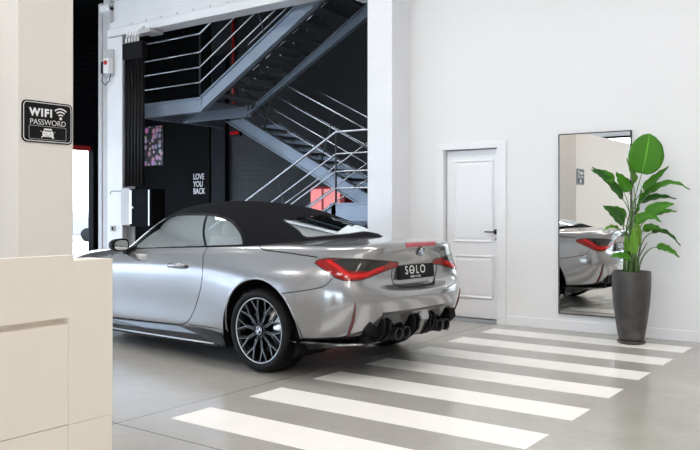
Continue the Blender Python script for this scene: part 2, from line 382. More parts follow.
# back wall of the showroom, with the opening for the door leaf
bm = bmesh.new()
DX0, DX1, DZ = -4.70, -3.985, 2.075
add_box(bm, (-5.19, YW, 0), (DX0-.03, YW+.22, ZC)); add_box(bm, (DX1+.03, YW, 0), (XR+.2, YW+.22, ZC)); add_box(bm, (DX0-.03, YW, DZ+.03), (DX1+.03, YW+.22, ZC))
add_box(bm, (DX0-.03, YW+.14, 0), (DX1+.03, YW+.22, DZ+.03))
tag(from_bm('wall_back', bm, M['white_wall']), kind='structure')
# stairwell behind the showroom: dark block walls
struct('wall_stairwell', (-14.4, YB, 0), (-5.0, YB+.2, ZC), M['dark_wall'])
struct('wall_stairwell_right', (-5.54, YW+.23, 0), (-5.2, YB, ZC), M['dark_wall'])
struct('wall_stairwell_ceiling', (-14.2, 8.3, ZC-.05), (-5.54, YB, ZC-.001), M['black_wall'])
struct('wall_stairwell_panel', (-14.2, YB-.04, 0), (-11.45, YB-.001, ZC-.05), M['black_wall'])
struct('trim_stairwell_pier', (-11.30, YB-.10, 0), (-10.95, YB-.001, 4.4), M['dark_panel'])
# pillar at the right of the stair opening
struct('pillar', (-5.555, 8.016, 0), (-5.19, YW+.23, ZC), M['white_steel'], .006)
# baseboard along the back wall
bm = bmesh.new()
add_box(bm, (DX1+.118, YW-.014, 0), (-1.78, YW+.001, .11), .004)
add_box(bm, (-5.188, YW-.014, 0), (DX0-.108, YW+.001, .11), .004)
tag(from_bm('baseboard_back', bm, M['white_trim']), kind='structure')
# door with casing
d = link(bpy.data.objects.new('door_1', None)); d['kind'] = 'structure'; d.location = (0, 0, 0)
bm = bmesh.new()
add_box(bm, (DX0-.10, YW-.022, 0), (DX0, YW-.001, DZ), .003); add_box(bm, (DX1, YW-.022, 0), (DX1+.115, YW-.001, DZ), .003)
add_box(bm, (DX0-.10, YW-.022, DZ+.0005), (DX1+.115, YW-.001, DZ+.085), .003)
add_box(bm, (DX0-.028, YW+.001, 0), (DX0, YW+.139, DZ)); add_box(bm, (DX1, YW+.001, 0), (DX1+.028, YW+.139, DZ)); add_box(bm, (DX0-.028, YW+.001, DZ+.001), (DX1+.028, YW+.139, DZ+.029))
from_bm('casing', bm, M['white_trim'], d)
bm = bmesh.new()
YL = YW+.055
add_box(bm, (DX0+.012, YL, .04), (DX1-.006, YL+.04, DZ-.012), .003)
def panel(x0, x1, z0, z1):
    t = bmesh.new()
    o = [t.verts.new(p) for p in ((x0, YL-.001, z0), (x1, YL-.001, z0), (x1, YL-.001, z1), (x0, YL-.001, z1))]
    def inset(ring, k, y):
        (x0_, z0_, x1_, z1_) = (ring[0].co.x+k, ring[0].co.z+k, ring[2].co.x-k, ring[2].co.z-k)
        n = [t.verts.new(p) for p in ((x0_, y, z0_), (x1_, y, z0_), (x1_, y, z1_), (x0_, y, z1_))]
        for i in range(4): t.faces.new((ring[i], ring[(i+1) % 4], n[(i+1) % 4], n[i]))
        return n
    r1 = inset(o, .006, YL-.016); r2 = inset(r1, .012, YL-.016); r3 = inset(r2, .014, YL-.001+.0005-.002); r4 = inset(r3, .03, YL-.010)
    t.faces.new(r4); merge(bm, t)
panel(-4.598, -4.062, .95, 1.945); panel(-4.598, -4.062, .275, .795)
from_bm('door_leaf', bm, M['white_trim'], d)
bm = bmesh.new()
add_lathe(bm, [(.024, 0), (.024, -.008), (.0, -.008)], 24, 'y', (-4.035, YL, 1.08))
add_tube(bm, [(-4.035, YL, 1.08), (-4.035, YL-.045, 1.08)], .009)
add_tube(bm, [(-4.030, YL-.045, 1.08), (-4.155, YL-.045, 1.08)], .009)
add_box(bm, (-4.052, YL-.004, 1.05), (-4.018, YL, 1.11), .003)
from_bm('door_handle', bm, M['black_metal'], d)
bm = bmesh.new(); add_lathe(bm, [(.016, 0), (.016, -.006), (0, -.006)], 20, 'y', (-4.035, YL, 1.0)); add_box(bm, (-4.037, YL-.007, .99), (-4.033, YL-.006, 1.005))
from_bm('keyhole_plate', bm, M['silver'], d)
box('threshold', (DX0, YW-.03, 0), (DX1, YW+.10, .032), M['silver'], d, .004)

# ---- left end wall with the open garage doorway
bm = bmesh.new()
add_box(bm, (XL-.05, 10.13, 0), (XL, YB+.2, ZC)); add_box(bm, (XL-.05, 4.6, 2.70), (XL, 10.13, ZC))
tag(from_bm('wall_left', bm, M['dark_panel']), kind='structure')
bm = bmesh.new()
add_box(bm, (XL-.25, 4.2, 0), (XL, 4.599, ZC)); add_box(bm, (XL-.25, -7.0, 2.9), (XL, 4.2, ZC)); add_box(bm, (XL-.25, -8.3, 0), (XL, -7.0, ZC)); add_box(bm, (XL-.25, -1.5, 0), (XL, -1.2, 2.9))
tag(from_bm('wall_left_front', bm, M['white_wall']), kind='structure')
struct('trim_lintel', (XL+.0, 4.5, 2.60), (XL+.05, 10.13, 2.70), M['red'], .004)
bm = bmesh.new()
for k in range(22): add_box(bm, (XL+.004, 4.5, 2.72+k*.12), (XL+.05, 10.6, 2.72+k*.12+.105), .012, 1)
tag(from_bm('trim_shutter', bm, M['dark_panel']), kind='structure')
struct('trim_jamb', (XL-.02, 10.12, 0), (XL+.14, 10.29, 2.75), M['black_wall'], .008)

# ---- glazed street front behind the camera (daylight)
bm = bmesh.new()
xs = [-14.2, -10.2, -6.2, -2.2, 1.8, 6.0]
add_box(bm, (-14.4, YF-.2, 0), (6.2, YF, .25)); add_box(bm, (-14.4, YF-.2, 3.7), (6.2, YF, ZC))
for x in xs: add_box(bm, (x-.18, YF-.2, .25), (x+.18, YF, 3.7))
tag(from_bm('wall_front', bm, M['white_wall']), kind='structure')
for i in range(5):
    w = link(bpy.data.objects.new('window_%d' % (i+1), None)); w['kind'] = 'structure'
    x0, x1 = xs[i]+.18, xs[i+1]-.18
    bm = bmesh.new(); xm = (x0+x1)/2
    for a, b in ((x0, x0+.06), (xm-.03, xm+.03), (x1-.06, x1)): add_box(bm, (a, YF-.14, .25), (b, YF-.06, 3.7))
    for a, b in ((.25, .31), (2.5, 2.56), (3.64, 3.7)): add_box(bm, (x0, YF-.14, a), (x1, YF-.06, b))
    from_bm('window_frame', bm, M['dark_panel'], w)
    bm = bmesh.new(); add_box(bm, (x0+.05, YF-.104, .30), (x1-.05, YF-.098, 3.66)); from_bm('glass_pane', bm, M['clear_glass'], w)

# ---- office partition at the left, with the pilaster that carries the sign
PX = -4.86
bm = bmesh.new()
add_box(bm, (PX-.30, 2.91, 0), (PX, 3.33, 2.84), .004)
add_box(bm, (PX-.50, -6.0, 0), (PX-.34, 2.909, 2.839)); add_box(bm, (PX-.50, 2.91, 0), (PX-.301, 3.25, 2.839))
tag(from_bm('partition', bm, M['cream_wall']), kind='structure')

# ---- steel frame round the stair opening
bm = bmesh.new()
add_box(bm, (-10.76, 8.016, 0), (-10.38, 8.04, 4.16), .003)       # front flange
add_box(bm, (-10.60, 8.041, 0), (-10.56, 8.249, 4.16))              # web
add_box(bm, (-10.76, 8.25, 0), (-10.38, 8.275, 4.16), .003)
tag(from_bm('column', bm, M['white_steel']), kind='structure')
bm = bmesh.new()
add_box(bm, (-11.12, 8.10, 0), (-10.925, 8.30, 4.8), .006); add_box(bm, (-10.924, 8.06, 0), (-10.762, 8.27, 4.9), .006)
add_box(bm, (-11.06, 8.08, 0), (-11.0, 8.10, 4.8), .004)
tag(from_bm('trim_column_casing', bm, M['grey_steel']), kind='structure')
bm = bmesh.new()
add_box(bm, (-10.74, 8.0, 4.20), (-5.56, 8.03, 4.295), .003)       # lower flange face
add_box(bm, (-10.74, 8.002, 4.175), (-5.56, 8.28, 4.199), .003)      # flange underside
add_box(bm, (-10.761, 8.14, 4.30), (-5.56, 8.18, 4.80))            # web
add_box(bm, (-10.761, 8.06, 4.318), (-5.56, 8.139, 4.43), .004)
add_box(bm, (-10.74, 8.001, 4.80), (-5.56, 8.28, 4.84), .003)
tag(from_bm('beam', bm, M['white_steel']), kind='structure')
bm = bmesh.new()
for k in range(13): add_lathe(bm, [(.012, 0), (.012, -.012), (0, -.012)], 10, 'y', (-10.2+k*.36, 8.06, 4.345))
tag(from_bm('trim_beam_bolts', bm, M['grey_steel']), kind='structure')
struct('trim_beam_bracket', (-9.86, 7.93, 4.11), (-9.60, 8.2, 4.173), M['grey_steel'], .004)
struct('trim_pillar_bracket', (-5.75, 8.03, 4.0), (-5.556, 8.2, 4.174), M['white_steel'], .006)
struct('trim_column_cap', (-10.99, 8.02, 4.62), (-10.762, 8.3, 4.74), M['white_steel'], .03)

# ---- outside the garage doorway
struct('ground', (-60, -30, -.14), (-14.4, 60, -.125), M['asphalt'])
struct('ground_street', (-14.4, -40, -.14), (30, -8.3, -.125), M['asphalt'])
def parked_car(label, x, y, rz, m):
    t = thing('parked_car', label, 'car', (x, y, -.125), rz, 'cars outside the doorway')
    bm = bmesh.new()
    prof = [(-2.1,.3),(-2.15,.6),(-2.05,.8),(-1.2,.92),(-.6,1.36),(.7,1.40),(1.5,1.05),(2.0,.95),(2.12,.7),(2.1,.3)]
    add_prism(bm, prof, 'y', -.85, .85); bmesh.ops.bevel(bm, geom=bm.edges[:], offset=.06, segments=3, affect='EDGES')
    from_bm('body', bm, m, t, smooth=False)
    bm = bmesh.new()
    for s in (-1, 1): add_prism(bm, [(-1.05,.95),(-.55,1.29),(.6,1.32),(1.2,1.02)], 'y', s*.835, s*.86)
    from_bm('side_window', bm, M['window_grey'], t)
    for x_ in (-1.3, 1.3):
        for s in (-1, 1):
            bm = bmesh.new(); add_lathe(bm, [(0, -.1), (.2, -.1), (.31, -.09), (.33, 0), (.31, .09), (.2, .1), (0, .1)], 24, 'y', (x_, s*.78, .33)); from_bm('wheel', bm, M['rubber'], t)
    for s in (-1, 1): box('tail_light', (2.03, s*.6-.18, .72), (2.14, s*.6+.18, .86), M['tail_bar'], t, .02)
    return t
parked_car('pale grey car parked far outside in the bright garage doorway', -33.5, 22.6, R(35), M['outside_car'])
struct('wall_outside', (-46, 20, -.12), (-45.7, 50, 5.0), M['outside_white'])
struct('wall_outside_added', (-27, -26, -.12), (-26.7, 9.0, 8.0), M['reflected_wall'])  # unseen wall added to set the daylight tone reflected in the car's side

# ---- ceiling panels out of view, added to brighten the room and counter
for i, (x, y) in enumerate([(-8.5, .2), (-5.2, .2), (-1.9, .2), (1.4, .2), (-8.5, 5.2), (-5.2, 5.2), (-1.9, 5.2), (1.6, 5.2), (4.3, .2), (4.3, 3.2)]):
    nm = ['over the partition', 'between the partition and the counter', 'over the camera side of the crossing', 'far right over the open floor', 'beside the right wall'][i % 4 if i < 8 else 4]
    t = thing('added_ceiling_panel', 'added out-of-view ceiling fill panel %s, %s row' % (nm, 'street-side' if i < 4 or i == 8 else 'wall-side'), 'lamp', (x, y, ZC), 0, 'added ceiling fill panels')
    bm = bmesh.new()
    for a, b in (((-.95, -.36, -.07), (.95, -.32, 0)), ((-.95, .32, -.07), (.95, .36, 0)), ((-.95, -.32, -.07), (-.91, .32, 0)), ((.91, -.32, -.07), (.95, .32, 0))): add_box(bm, a, b)
    from_bm('fill_panel_frame', bm, M['white_trim'], t)
    box('fill_panel_diffuser', (-.91, -.32, -.05), (.91, .32, -.03), M['lamp'], t)

# ---- floor stripes
XS0, XS1, Y0S, PITCH, WS, SK = -3.862, -1.762, 8.0863, .7295, .353, 0.0
names = ['white floor stripe farthest from camera, running under the plant pot', 'second white floor stripe out from the back wall, just before the pot',
         'third white floor stripe out from the back wall', 'middle white floor stripe, fourth from the back wall, starting under the car tail',
         'white floor stripe starting beside the rear tyre, third nearest the camera', 'second nearest white floor stripe to camera, its right end touching the picture bottom',
         'nearest white floor stripe, closest to the cream counter and cut off by picture bottom']
for k in range(7):
    y1 = Y0S-k*PITCH; y0 = y1-WS
    xr = XS1 if k < 6 else XS1-.0
    o = box('floor_stripe', (XS0, y0, 0), (xr, y1, .0012), M['white_paint'])
    tag(o, names[k], 'floor stripe', 'painted crossing stripes')
# ------------------------------------------------------------------ reception counter
t = thing('reception_counter', 'cream reception counter with recessed slot at left foreground', 'counter', (-2.79, 2.105, 0))
def cb(name, x0, x1, y0, y1, z0, z1, m, parent=t, bev=.004): return box(name, (x0, y0-2.105, z0), (x1, y1-2.105, z1), m, parent, bev)
cb('front_fascia', -.045, 0, -1.2, 1.915, .894, 1.148, M['cream'], bev=.0012)
cb('front_panel', -.06, -.001, -1.2, 1.8895, .460, .868, M['cream'], bev=.0015)
cb('groove_back', -.06, -.035, -1.2, 1.889, .868, .8935, M['cream'], bev=0)
cb('lower_panel', -.06, -.001, -1.2, 1.8895, .04, .4575, M['cream'], bev=.001)
bm = bmesh.new(); add_box(bm, (-.16, -.1898, .458), (0, 0, 1.124), .0012); add_box(bm, (-.16, -.215, .458), (0, -.1899, .8935), .0006); from_bm('end_post', bm, M['cream'], t)
cb('end_post_base', -.159, -.001, 1.8905, 2.103, .0, .4572, M['cream'], bev=.002)
cb('plinth', -.10, -.06, -1.2, 1.9, 0, .05, M['cream'], bev=0)
cb('desk_top', -.80, -.165, -1.2, 2.10, .72, .76, M['cream'])
cb('side_panel', -.80, -.165, 2.06, 2.10, 0, .72, M['cream'])

# ------------------------------------------------------------------ wifi sign on the pilaster
t = thing('wifi_sign', 'black wifi password sign with white lettering on cream pilaster', 'sign', (PX, 3.125, 1.939))
def rrect(w, h, r, n=8):
    P = []
    for cx, cz, a0 in ((w/2-r, h/2-r, 0), (-w/2+r, h/2-r, PI/2), (-w/2+r, -h/2+r, PI), (w/2-r, -h/2+r, 3*PI/2)):
        for k in range(n+1): a = a0+PI/2*k/n; P.append((cx+r*math.cos(a), cz+r*math.sin(a)))
    return P
SW, SH = .385, .285
prism('backing', rrect(SW, SH, .035), 'x', 0.0, .008, M['black_plastic'], t)
def rr_ring(bm, w, h, r, th, x0, x1):
    A, B = rrect(w, h, r), rrect(w-2*th, h-2*th, max(.004, r-th)); n = len(A)
    va = [bm.verts.new((x1, a, b)) for a, b in A]; vb = [bm.verts.new((x1, a, b)) for a, b in B]
    wa = [bm.verts.new((x0, a, b)) for a, b in A]; wb = [bm.verts.new((x0, a, b)) for a, b in B]
    for i in range(n):
        j = (i+1) % n
        bm.faces.new((va[i], va[j], vb[j], vb[i])); bm.faces.new((wa[i], wa[j], va[j], va[i])); bm.faces.new((vb[i], vb[j], wb[j], wb[i]))
bm = bmesh.new(); rr_ring(bm, SW-.018, SH-.018, .03, .0045, .008, .0095); from_bm('border_line', bm, M['white'], t)
bm = bmesh.new(); rr_ring(bm, .285, .092, .010, .0022, .008, .009); ob = from_bm('inner_frame', bm, M['grey_steel'], t); ob.location = (0, 0, -.073)
RT = (PI/2, 0, PI/2)
text('wifi_text', 'WIFI', .073, M['white'], t, (.0085, -.052, .062), RT, sx=1.0, off=.0032, space=1.22)
text('password_text', 'PASSWORD', .054, M['white'], t, (.0085, .002, -.003), RT, sx=.97, off=-.0006)
bm = bmesh.new()
for r0, r1 in ((.0, .010), (.021, .030), (.042, .051), (.063, .072)):
    n = 14; c = (.099, .036)
    if r0 == 0:
        poly = [(c[0]+r1*math.cos(2*PI*k/20), c[1]+r1*math.sin(2*PI*k/20)) for k in range(20)]
    else:
        a0, a1 = R(48), R(132)
        poly = [(c[0]+r1*math.cos(a0+(a1-a0)*k/n), c[1]+r1*math.sin(a0+(a1-a0)*k/n)) for k in range(n+1)] + [(c[0]+r0*math.cos(a1-(a1-a0)*k/n), c[1]+r0*math.sin(a1-(a1-a0)*k/n)) for k in range(n+1)]
    add_prism(bm, poly, 'x', .008, .0095)
from_bm('wifi_symbol', bm, M['white'], t)
bm = bmesh.new()   # little front view of a car
add_prism(bm, [(-.024,-.054),(-.030,-.042),(.030,-.042),(.024,-.054)], 'x', .008, .0092)
add_prism(bm, [(-.041,-.100),(-.043,-.072),(-.036,-.062),(.036,-.062),(.043,-.072),(.041,-.100)], 'x', .008, .0092)
add_prism(bm, [(-.034,-.062),(-.027,-.042),(-.022,-.042),(-.028,-.062)], 'x', .008, .0092); add_prism(bm, [(.034,-.062),(.027,-.042),(.022,-.042),(.028,-.062)], 'x', .008, .0092)
for s in (-1, 1):
    add_prism(bm, [(s*.040-.009,-.108),(s*.040-.009,-.098),(s*.040+.004*s+.003,-.098),(s*.040+.004*s+.003,-.108)], 'x', .008, .0092)
    add_prism(bm, [(s*.046,-.066),(s*.055,-.060),(s*.055,-.066)], 'x', .008, .0092)
from_bm('car_symbol', bm, M['white'], t)
bm = bmesh.new()
for s in (-1, 1): add_prism(bm, [(s*.012,-.084),(s*.034,-.080),(s*.030,-.074),(s*.014,-.076)], 'x', .0092, .0096)
add_prism(bm, [(-.018,-.097),(-.018,-.089),(.018,-.089),(.018,-.097)], 'x', .0092, .0096)
from_bm('car_symbol_lights', bm, M['grey_steel'], t)

# ------------------------------------------------------------------ mirror on the wall
MX0, MX1, MZ0, MZ1 = -3.232, -2.434, .183, 2.185
t = thing('wall_mirror', 'tall black-framed mirror on white wall behind potted plant', 'mirror', ((MX0+MX1)/2, YW, MZ0))
mw = (MX1-MX0)/2; mh = MZ1-MZ0
bm = bmesh.new(); fw = .011
for a, b in (((-mw, -.032, 0), (mw, 0, fw)), ((-mw, -.032, mh-fw), (mw, 0, mh)), ((-mw, -.032, 0), (-mw+fw, 0, mh)), ((mw-fw, -.032, 0), (mw, 0, mh))): add_box(bm, a, b, .0015, 1)
from_bm('mirror_frame', bm, M['black_metal'], t)
box('mirror_glass', (-mw+fw, -.026, fw), (mw-fw, -.018, mh-fw), M['mirror'], t)
box('backing_board', (-mw+fw, -.018, fw), (mw-fw, 0, mh-fw), M['black_plastic'], t)

# ------------------------------------------------------------------ potted plant
PXY = Vector((-2.315, 8.0, 0)); DEP = 7.84
t = thing('potted_plant', 'tall dark stone pot with bird of paradise plant beside the mirror', 'plant', PXY)
bm = bmesh.new()
add_lathe(bm, [(0,.02),(.112,.02),(.122,.035),(.150,.20),(.176,.40),(.186,.55),(.189,.65),(.187,.715),(.185,.725),(.172,.725),(.170,.70),(.17,.64),(0,.64)], 64)
from_bm('pot', bm, M['concrete_pot'], t)
bm = bmesh.new(); add_lathe(bm, [(0,0),(.118,0),(.134,.008),(.138,.03),(.132,.03),(.125,.014),(0,.014)], 56); from_bm('saucer', bm, M['concrete_pot'], t)
bm = bmesh.new(); add_lathe(bm, [(.171,.68),(.12,.69),(.05,.70),(0,.70)], 32); from_bm('soil', bm, M['soil'], t)
CY, SY = math.cos(0.62849), math.sin(0.62849)
RIGHT = Vector((CY, SY, 0)); FWD = Vector((-SY, CY, 0)); UP = Vector((0, 0, 1))
def pl(px, py, d=0.0):
    """a point of the plant, local to its base: picture offsets turned into metres at the plant's distance, d metres towards the wall"""
    k = .01007*(1+d/7.84)
    return RIGHT*((px-632.6)*k) + FWD*d + UP*((343-py)*.01007 + d*.0)
def bez(a, b, c, n):
    return [a*(1-q)**2+b*(2*q*(1-q))+c*q*q for q in (i/n for i in range(n+1))]
def leaf(m, base, tip, wid_, face, arch=.05, cup=.25, root=None, shape=.55, twist=0.0, stem_r=.0075, mid=None, blunt=.75):
    """paddle leaf: blade from base to tip, 'face' = normal direction of blade, petiole down to root"""
    a, b = Vector(base), Vector(tip); L = (b-a).length; wid = wid_*(1.12 if wid_ < .3 else 1.0)
    c = (a+b)/2 + UP*arch if mid is None else mid
    spine = bez(a, c, b, 18); V, F, UV = [], [], []
    nW = 8
    for i, p in enumerate(spine):
        q = i/18
        d = (spine[min(i+1, 18)]-spine[max(i-1, 0)]).normalized()
        s = d.cross(face).normalized(); nrm = s.cross(d).normalized()
        ang = twist*q; s, nrm = s*math.cos(ang)+nrm*math.sin(ang), nrm*math.cos(ang)-s*math.sin(ang)
        w = wid/2*(math.sin(PI*min(1, q**shape*.97+.03)))**blunt if q < 1 else 0
        w = max(w, .002)
        for j in range(nW+1):
            x = j/nW*2-1
            V.append(p+s*(w*x)+nrm*(cup*w*(abs(x)**1.4)) + nrm*(.006*math.sin(q*23+x*3)*abs(x))); UV.append((j/nW, q))
    for i in range(18):
        for j in range(nW): k = i*(nW+1)+j; F.append((k, k+1, k+nW+2, k+nW+1))
    o = from_np('leaf', [tuple(v) for v in V], F, m, t)
    uvl = o.data.uv_layers.new(name='UVMap'); li = np.zeros(len(o.data.loops), dtype=np.int32); o.data.loops.foreach_get('vertex_index', li)
    uvl.data.foreach_set('uv', np.array(UV, dtype=np.float32)[li].ravel())
    so = o.modifiers.new('thick', 'SOLIDIFY'); so.thickness = .0025
    r0 = Vector(root) if root is not None else Vector((random.uniform(-.07, .07), random.uniform(-.07, .07), .69))
    d0 = (spine[1]-spine[0]).normalized()
    hgt = max(.12, (a-r0).length*.45)
    ctrl = a - d0*hgt*.6; ctrl2 = Vector((r0.x*1.1, r0.y*1.1, (r0.z*.45+a.z*.55)))
    pts = [r0*(1-q)**3+ctrl2*(3*q*(1-q)**2)+ctrl*(3*q*q*(1-q))+a*q**3 for q in (i/14 for i in range(15))] + [spine[k] for k in (2, 5, 9)]
    n = len(pts)
    tube('leaf_stalk', pts, stem_r, M['stem'], t, 8, [stem_r*1.35*(1-.75*i/(n-1)) for i in range(n)])
TOCAM = -FWD
def mixv(*k):
    return (TOCAM*k[0]+RIGHT*k[1]+UP*k[2]).normalized()
G, GD, GL = M['leaf'], M['leaf_dark'], M['leaf_light']
leaf(G, pl(641,174,-.05), pl(650.5,134,.0), .34, mixv(1,-.15,.12), .0, .12, shape=.86, mid=pl(645.5,154,-.08), blunt=.52)
leaf(GL, pl(636,184,.05), pl(630,158,.06), .17, mixv(.6,.8,.1), .0, .35)
leaf(GD, pl(622,199,-.05), pl(589,168,-.12), .13, mixv(.75,.35,.55), .04, .3)
leaf(G, pl(613,182,-.06), pl(589.5,170.5,-.08), .10, mixv(.8,-.3,.5), .02, .4, root=pl(631,275,0), stem_r=.005)
leaf(G, pl(630,192,.0), pl(619,172,.05), .15, mixv(.9,.4,.2), .01, .2)
leaf(G, pl(645,190,.0), pl(671.5,166,.05), .085, mixv(.7,-.5,.6), .0, .45)
leaf(G, pl(652,193,.02), pl(689,190,-.05), .075, mixv(.6,.1,.8), .16, .5)
leaf(GD, pl(643,203,.05), pl(681,199,.1), .085, mixv(.6,0,.8), .07, .5)
leaf(G, pl(644,214,-.08), pl(670,204,-.15), .105, mixv(.85,-.2,.4), .04, .3)
leaf(G, pl(653,217,.04), pl(678,211.5,.0), .075, mixv(.6,0,.8), .04, .5)
leaf(G, pl(632,223,-.12), pl(655,222,-.2), .095, mixv(.8,0,.6), .12, .4)
leaf(G, pl(643,231,-.05), pl(663,230,-.02), .085, mixv(.7,0,.7), .05, .5)
leaf(GD, pl(655,233,.05), pl(681.5,246,.0), .075, mixv(.55,.2,.8), .12, .5, root=pl(639,272,0)+UP*0)
leaf(G, pl(656,247,-.05), pl(677,257,-.1), .08, mixv(.8,.2,.6), .05, .45, root=pl(640,272,0))
leaf(GD, pl(622,224,-.08), pl(600,206,-.12), .13, mixv(.8,.3,.4), .03, .25)
leaf(G, pl(629,217,.05), pl(608,208,.08), .11, mixv(.8,.2,.5), .03, .3)
leaf(GL, pl(618,231,-.1), pl(599,231,-.15), .055, mixv(.5,0,.9), .08, .5)
leaf(G, pl(626,259,-.16), pl(604,255.5,-.2), .085, mixv(.7,0,.7), .04, .4)
leaf(GL, pl(629,254,-.16), pl(629.5,224,-.16), .075, mixv(.9,-.4,0), .0, .5)
leaf(GL, pl(634,246,-.14), pl(633,212,-.14), .06, mixv(.9,.5,0), .0, .5)
leaf(G, pl(638,215,.05), pl(645,186,.05), .05, mixv(.6,.7,.1), .0, .6)
leaf(GL, pl(625,252,-.1), pl(622,234,-.12), .045, mixv(.9,-.2,.1), .0, .5)
leaf(G, pl(647,200,.1), pl(660,184,.12), .06, mixv(.7,-.4,.5), .02, .45)

for k in range(8):      # young upright stalks in the middle of the clump
    r0 = Vector((random.uniform(-.06, .06), random.uniform(-.06, .06), .69)); top = pl(625+k*3.4, 215+((k*7) % 5)*7, random.uniform(-.08, .08))
    mid_ = (r0+top)/2+Vector((r0.x*.4, r0.y*.4, 0)); tube('leaf_stalk', bez(r0, mid_, top, 8), .008, M['stem'], t, 8, [.012-.001*i for i in range(9)])

# ------------------------------------------------------------------ staircase
t = thing('staircase', 'grey-blue steel staircase with tube railings in the dark stairwell', 'staircase', (-9.06, 8.5, 0))
O = Vector((-9.06, 8.5, 0))
def lb(bm, a, b, bev=.003): add_box(bm, (a[0]-O.x, a[1]-O.y, a[2]), (b[0]-O.x, b[1]-O.y, b[2]), bev, 1)
def channel(x0, ztop0, zbot0, x1, ztop1, zbot1, ya, yb, name='stringer', xb0=None, xb1=None):
    """sloping channel with flanges; top edge from (x0,ztop0) to (x1,ztop1)"""
    bm = bmesh.new(); xb0 = x0 if xb0 is None else xb0; xb1 = x1 if xb1 is None else xb1
    P = [(x0-O.x, ztop0), (x1-O.x, ztop1), (xb1-O.x, zbot1), (xb0-O.x, zbot0)]
    add_prism(bm, P, 'y', ya-O.y, yb-O.y)
    for (p, q) in ((P[0], P[1]), (P[3], P[2])):
        add_prism(bm, [(p[0], p[1]-.011), (q[0], q[1]-.011), (q[0], q[1]+.011), (p[0], p[1]+.011)], 'y', ya-.03-O.y, yb+.03-O.y)
    return from_bm(name, bm, M['stair_steel'], t)
SA = .572
AX0, AX1 = -9.05, -5.62
# upper flight
zA = lambda x: 3.13+SA*(x+9.06)
channel(-9.06, zA(-9.06)-.02, 2.895, AX1, zA(AX1), zA(AX1)-.247, 8.5, 8.53)
channel(-8.78, 3.085, 2.915, AX1, zA(AX1)-.16, zA(AX1)-.40, 9.47, 9.5, xb0=-9.02)
# landings
bm = bmesh.new(); lb(bm, (-10.65, 8.5, 2.885), (-9.04, 8.53, 3.105)); lb(bm, (-10.65, 8.47, 3.09), (-9.05, 8.56, 3.112)); lb(bm, (-10.65, 8.47, 2.88), (-9.03, 8.56, 2.90))
lb(bm, (-10.65, 9.5, 2.90), (-8.95, 9.53, 3.09)); lb(bm, (-10.65, 8.5, 2.9), (-10.6, 10.56, 3.1))
from_bm('landing_frame', bm, M['stair_steel'], t)
bm = bmesh.new(); lb(bm, (-10.62, 8.53, 3.07), (-9.06, 10.53, 3.085)); from_bm('landing_deck', bm, M['tread_steel'], t)
bm = bmesh.new(); lb(bm, (-6.55, 8.53, 1.40), (-5.57, 10.53, 1.43)); from_bm('landing_deck', bm, M['tread_steel'], t)
bm = bmesh.new(); lb(bm, (-6.50, 8.5, 1.20), (-5.56, 8.53, 1.43)); lb(bm, (-6.5, 8.47, 1.42), (-5.56, 8.56, 1.44)); lb(bm, (-6.5, 8.47, 1.19), (-5.56, 8.56, 1.21)); lb(bm, (-6.45, 10.53, 1.2), (-5.57, 10.56, 1.43)); lb(bm, (-5.62, 8.53, 1.2), (-5.57, 10.53, 1.43))
from_bm('landing_frame', bm, M['stair_steel'], t)
# middle flight
SB = .516
zB = lambda x: 2.885-SB*(x+9.194)
channel(-9.20, 2.888, 2.87, -6.40, zB(-6.40), zB(-6.4)-.215, 9.6, 9.63, xb0=-9.60)
channel(-9.20, 2.888, 2.87, -6.40, zB(-6.40), zB(-6.4)-.215, 10.5, 10.53, xb0=-9.60)
# lower flight
zC = lambda x: 1.44+.555*(x+6.415)
channel(-8.95, .03, .0, -6.42, zC(-6.42), zC(-6.42)-.24, 8.5, 8.53, xb0=-8.60)
channel(-8.95, .03, .0, -6.42, zC(-6.42), zC(-6.42)-.24, 9.42, 9.45, xb0=-8.60)
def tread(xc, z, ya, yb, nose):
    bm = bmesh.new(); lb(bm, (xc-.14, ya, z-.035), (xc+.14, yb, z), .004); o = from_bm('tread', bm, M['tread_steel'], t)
    for f in (.22, .62):  # pale strips standing in for dashes of light seen between the treads
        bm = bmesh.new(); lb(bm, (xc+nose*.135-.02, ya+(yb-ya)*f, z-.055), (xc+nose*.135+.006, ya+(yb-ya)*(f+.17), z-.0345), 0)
        from_bm('light_dash', bm, M['rail_steel'], o)
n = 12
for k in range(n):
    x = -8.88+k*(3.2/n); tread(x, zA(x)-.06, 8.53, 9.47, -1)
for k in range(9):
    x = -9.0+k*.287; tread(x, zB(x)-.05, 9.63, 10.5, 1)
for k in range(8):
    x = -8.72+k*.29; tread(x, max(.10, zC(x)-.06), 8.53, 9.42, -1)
def rail(pts, r=.016):
    tube('rail', [Vector(p)-O for p in pts], r, M['rail_steel'], t, 10)
def post(p, q, r=.014):
    tube('railing_post', [Vector(p)-O for p in (p, q)], r, M['post_steel'], t, 8)
# landing + upper flight railing (front)
for i, dz in enumerate((1.0, .71, .475, .235)):
    zt = 3.112+dz; rail([(-10.55, 8.5, zt), (-9.09, 8.5, zt), (-5.7, 8.5, zt+SA*(3.39))], .017 if i == 0 else .0125)
post((-9.09, 8.5, 3.10), (-9.09, 8.5, 4.11)); post((-10.55, 8.5, 3.10), (-10.55, 8.5, 4.11))
for x in (-7.72, -6.3): post((x, 8.5, zA(x)), (x-.32, 8.5, zA(x)+.92))
for i, dz in enumerate((1.0, .5)):
    rail([(-9.0, 9.5, 3.1+dz), (-5.7, 9.5, 3.1+dz+SA*3.3)], .014)
post((-9.0, 9.5, 3.0), (-9.0, 9.5, 4.1))
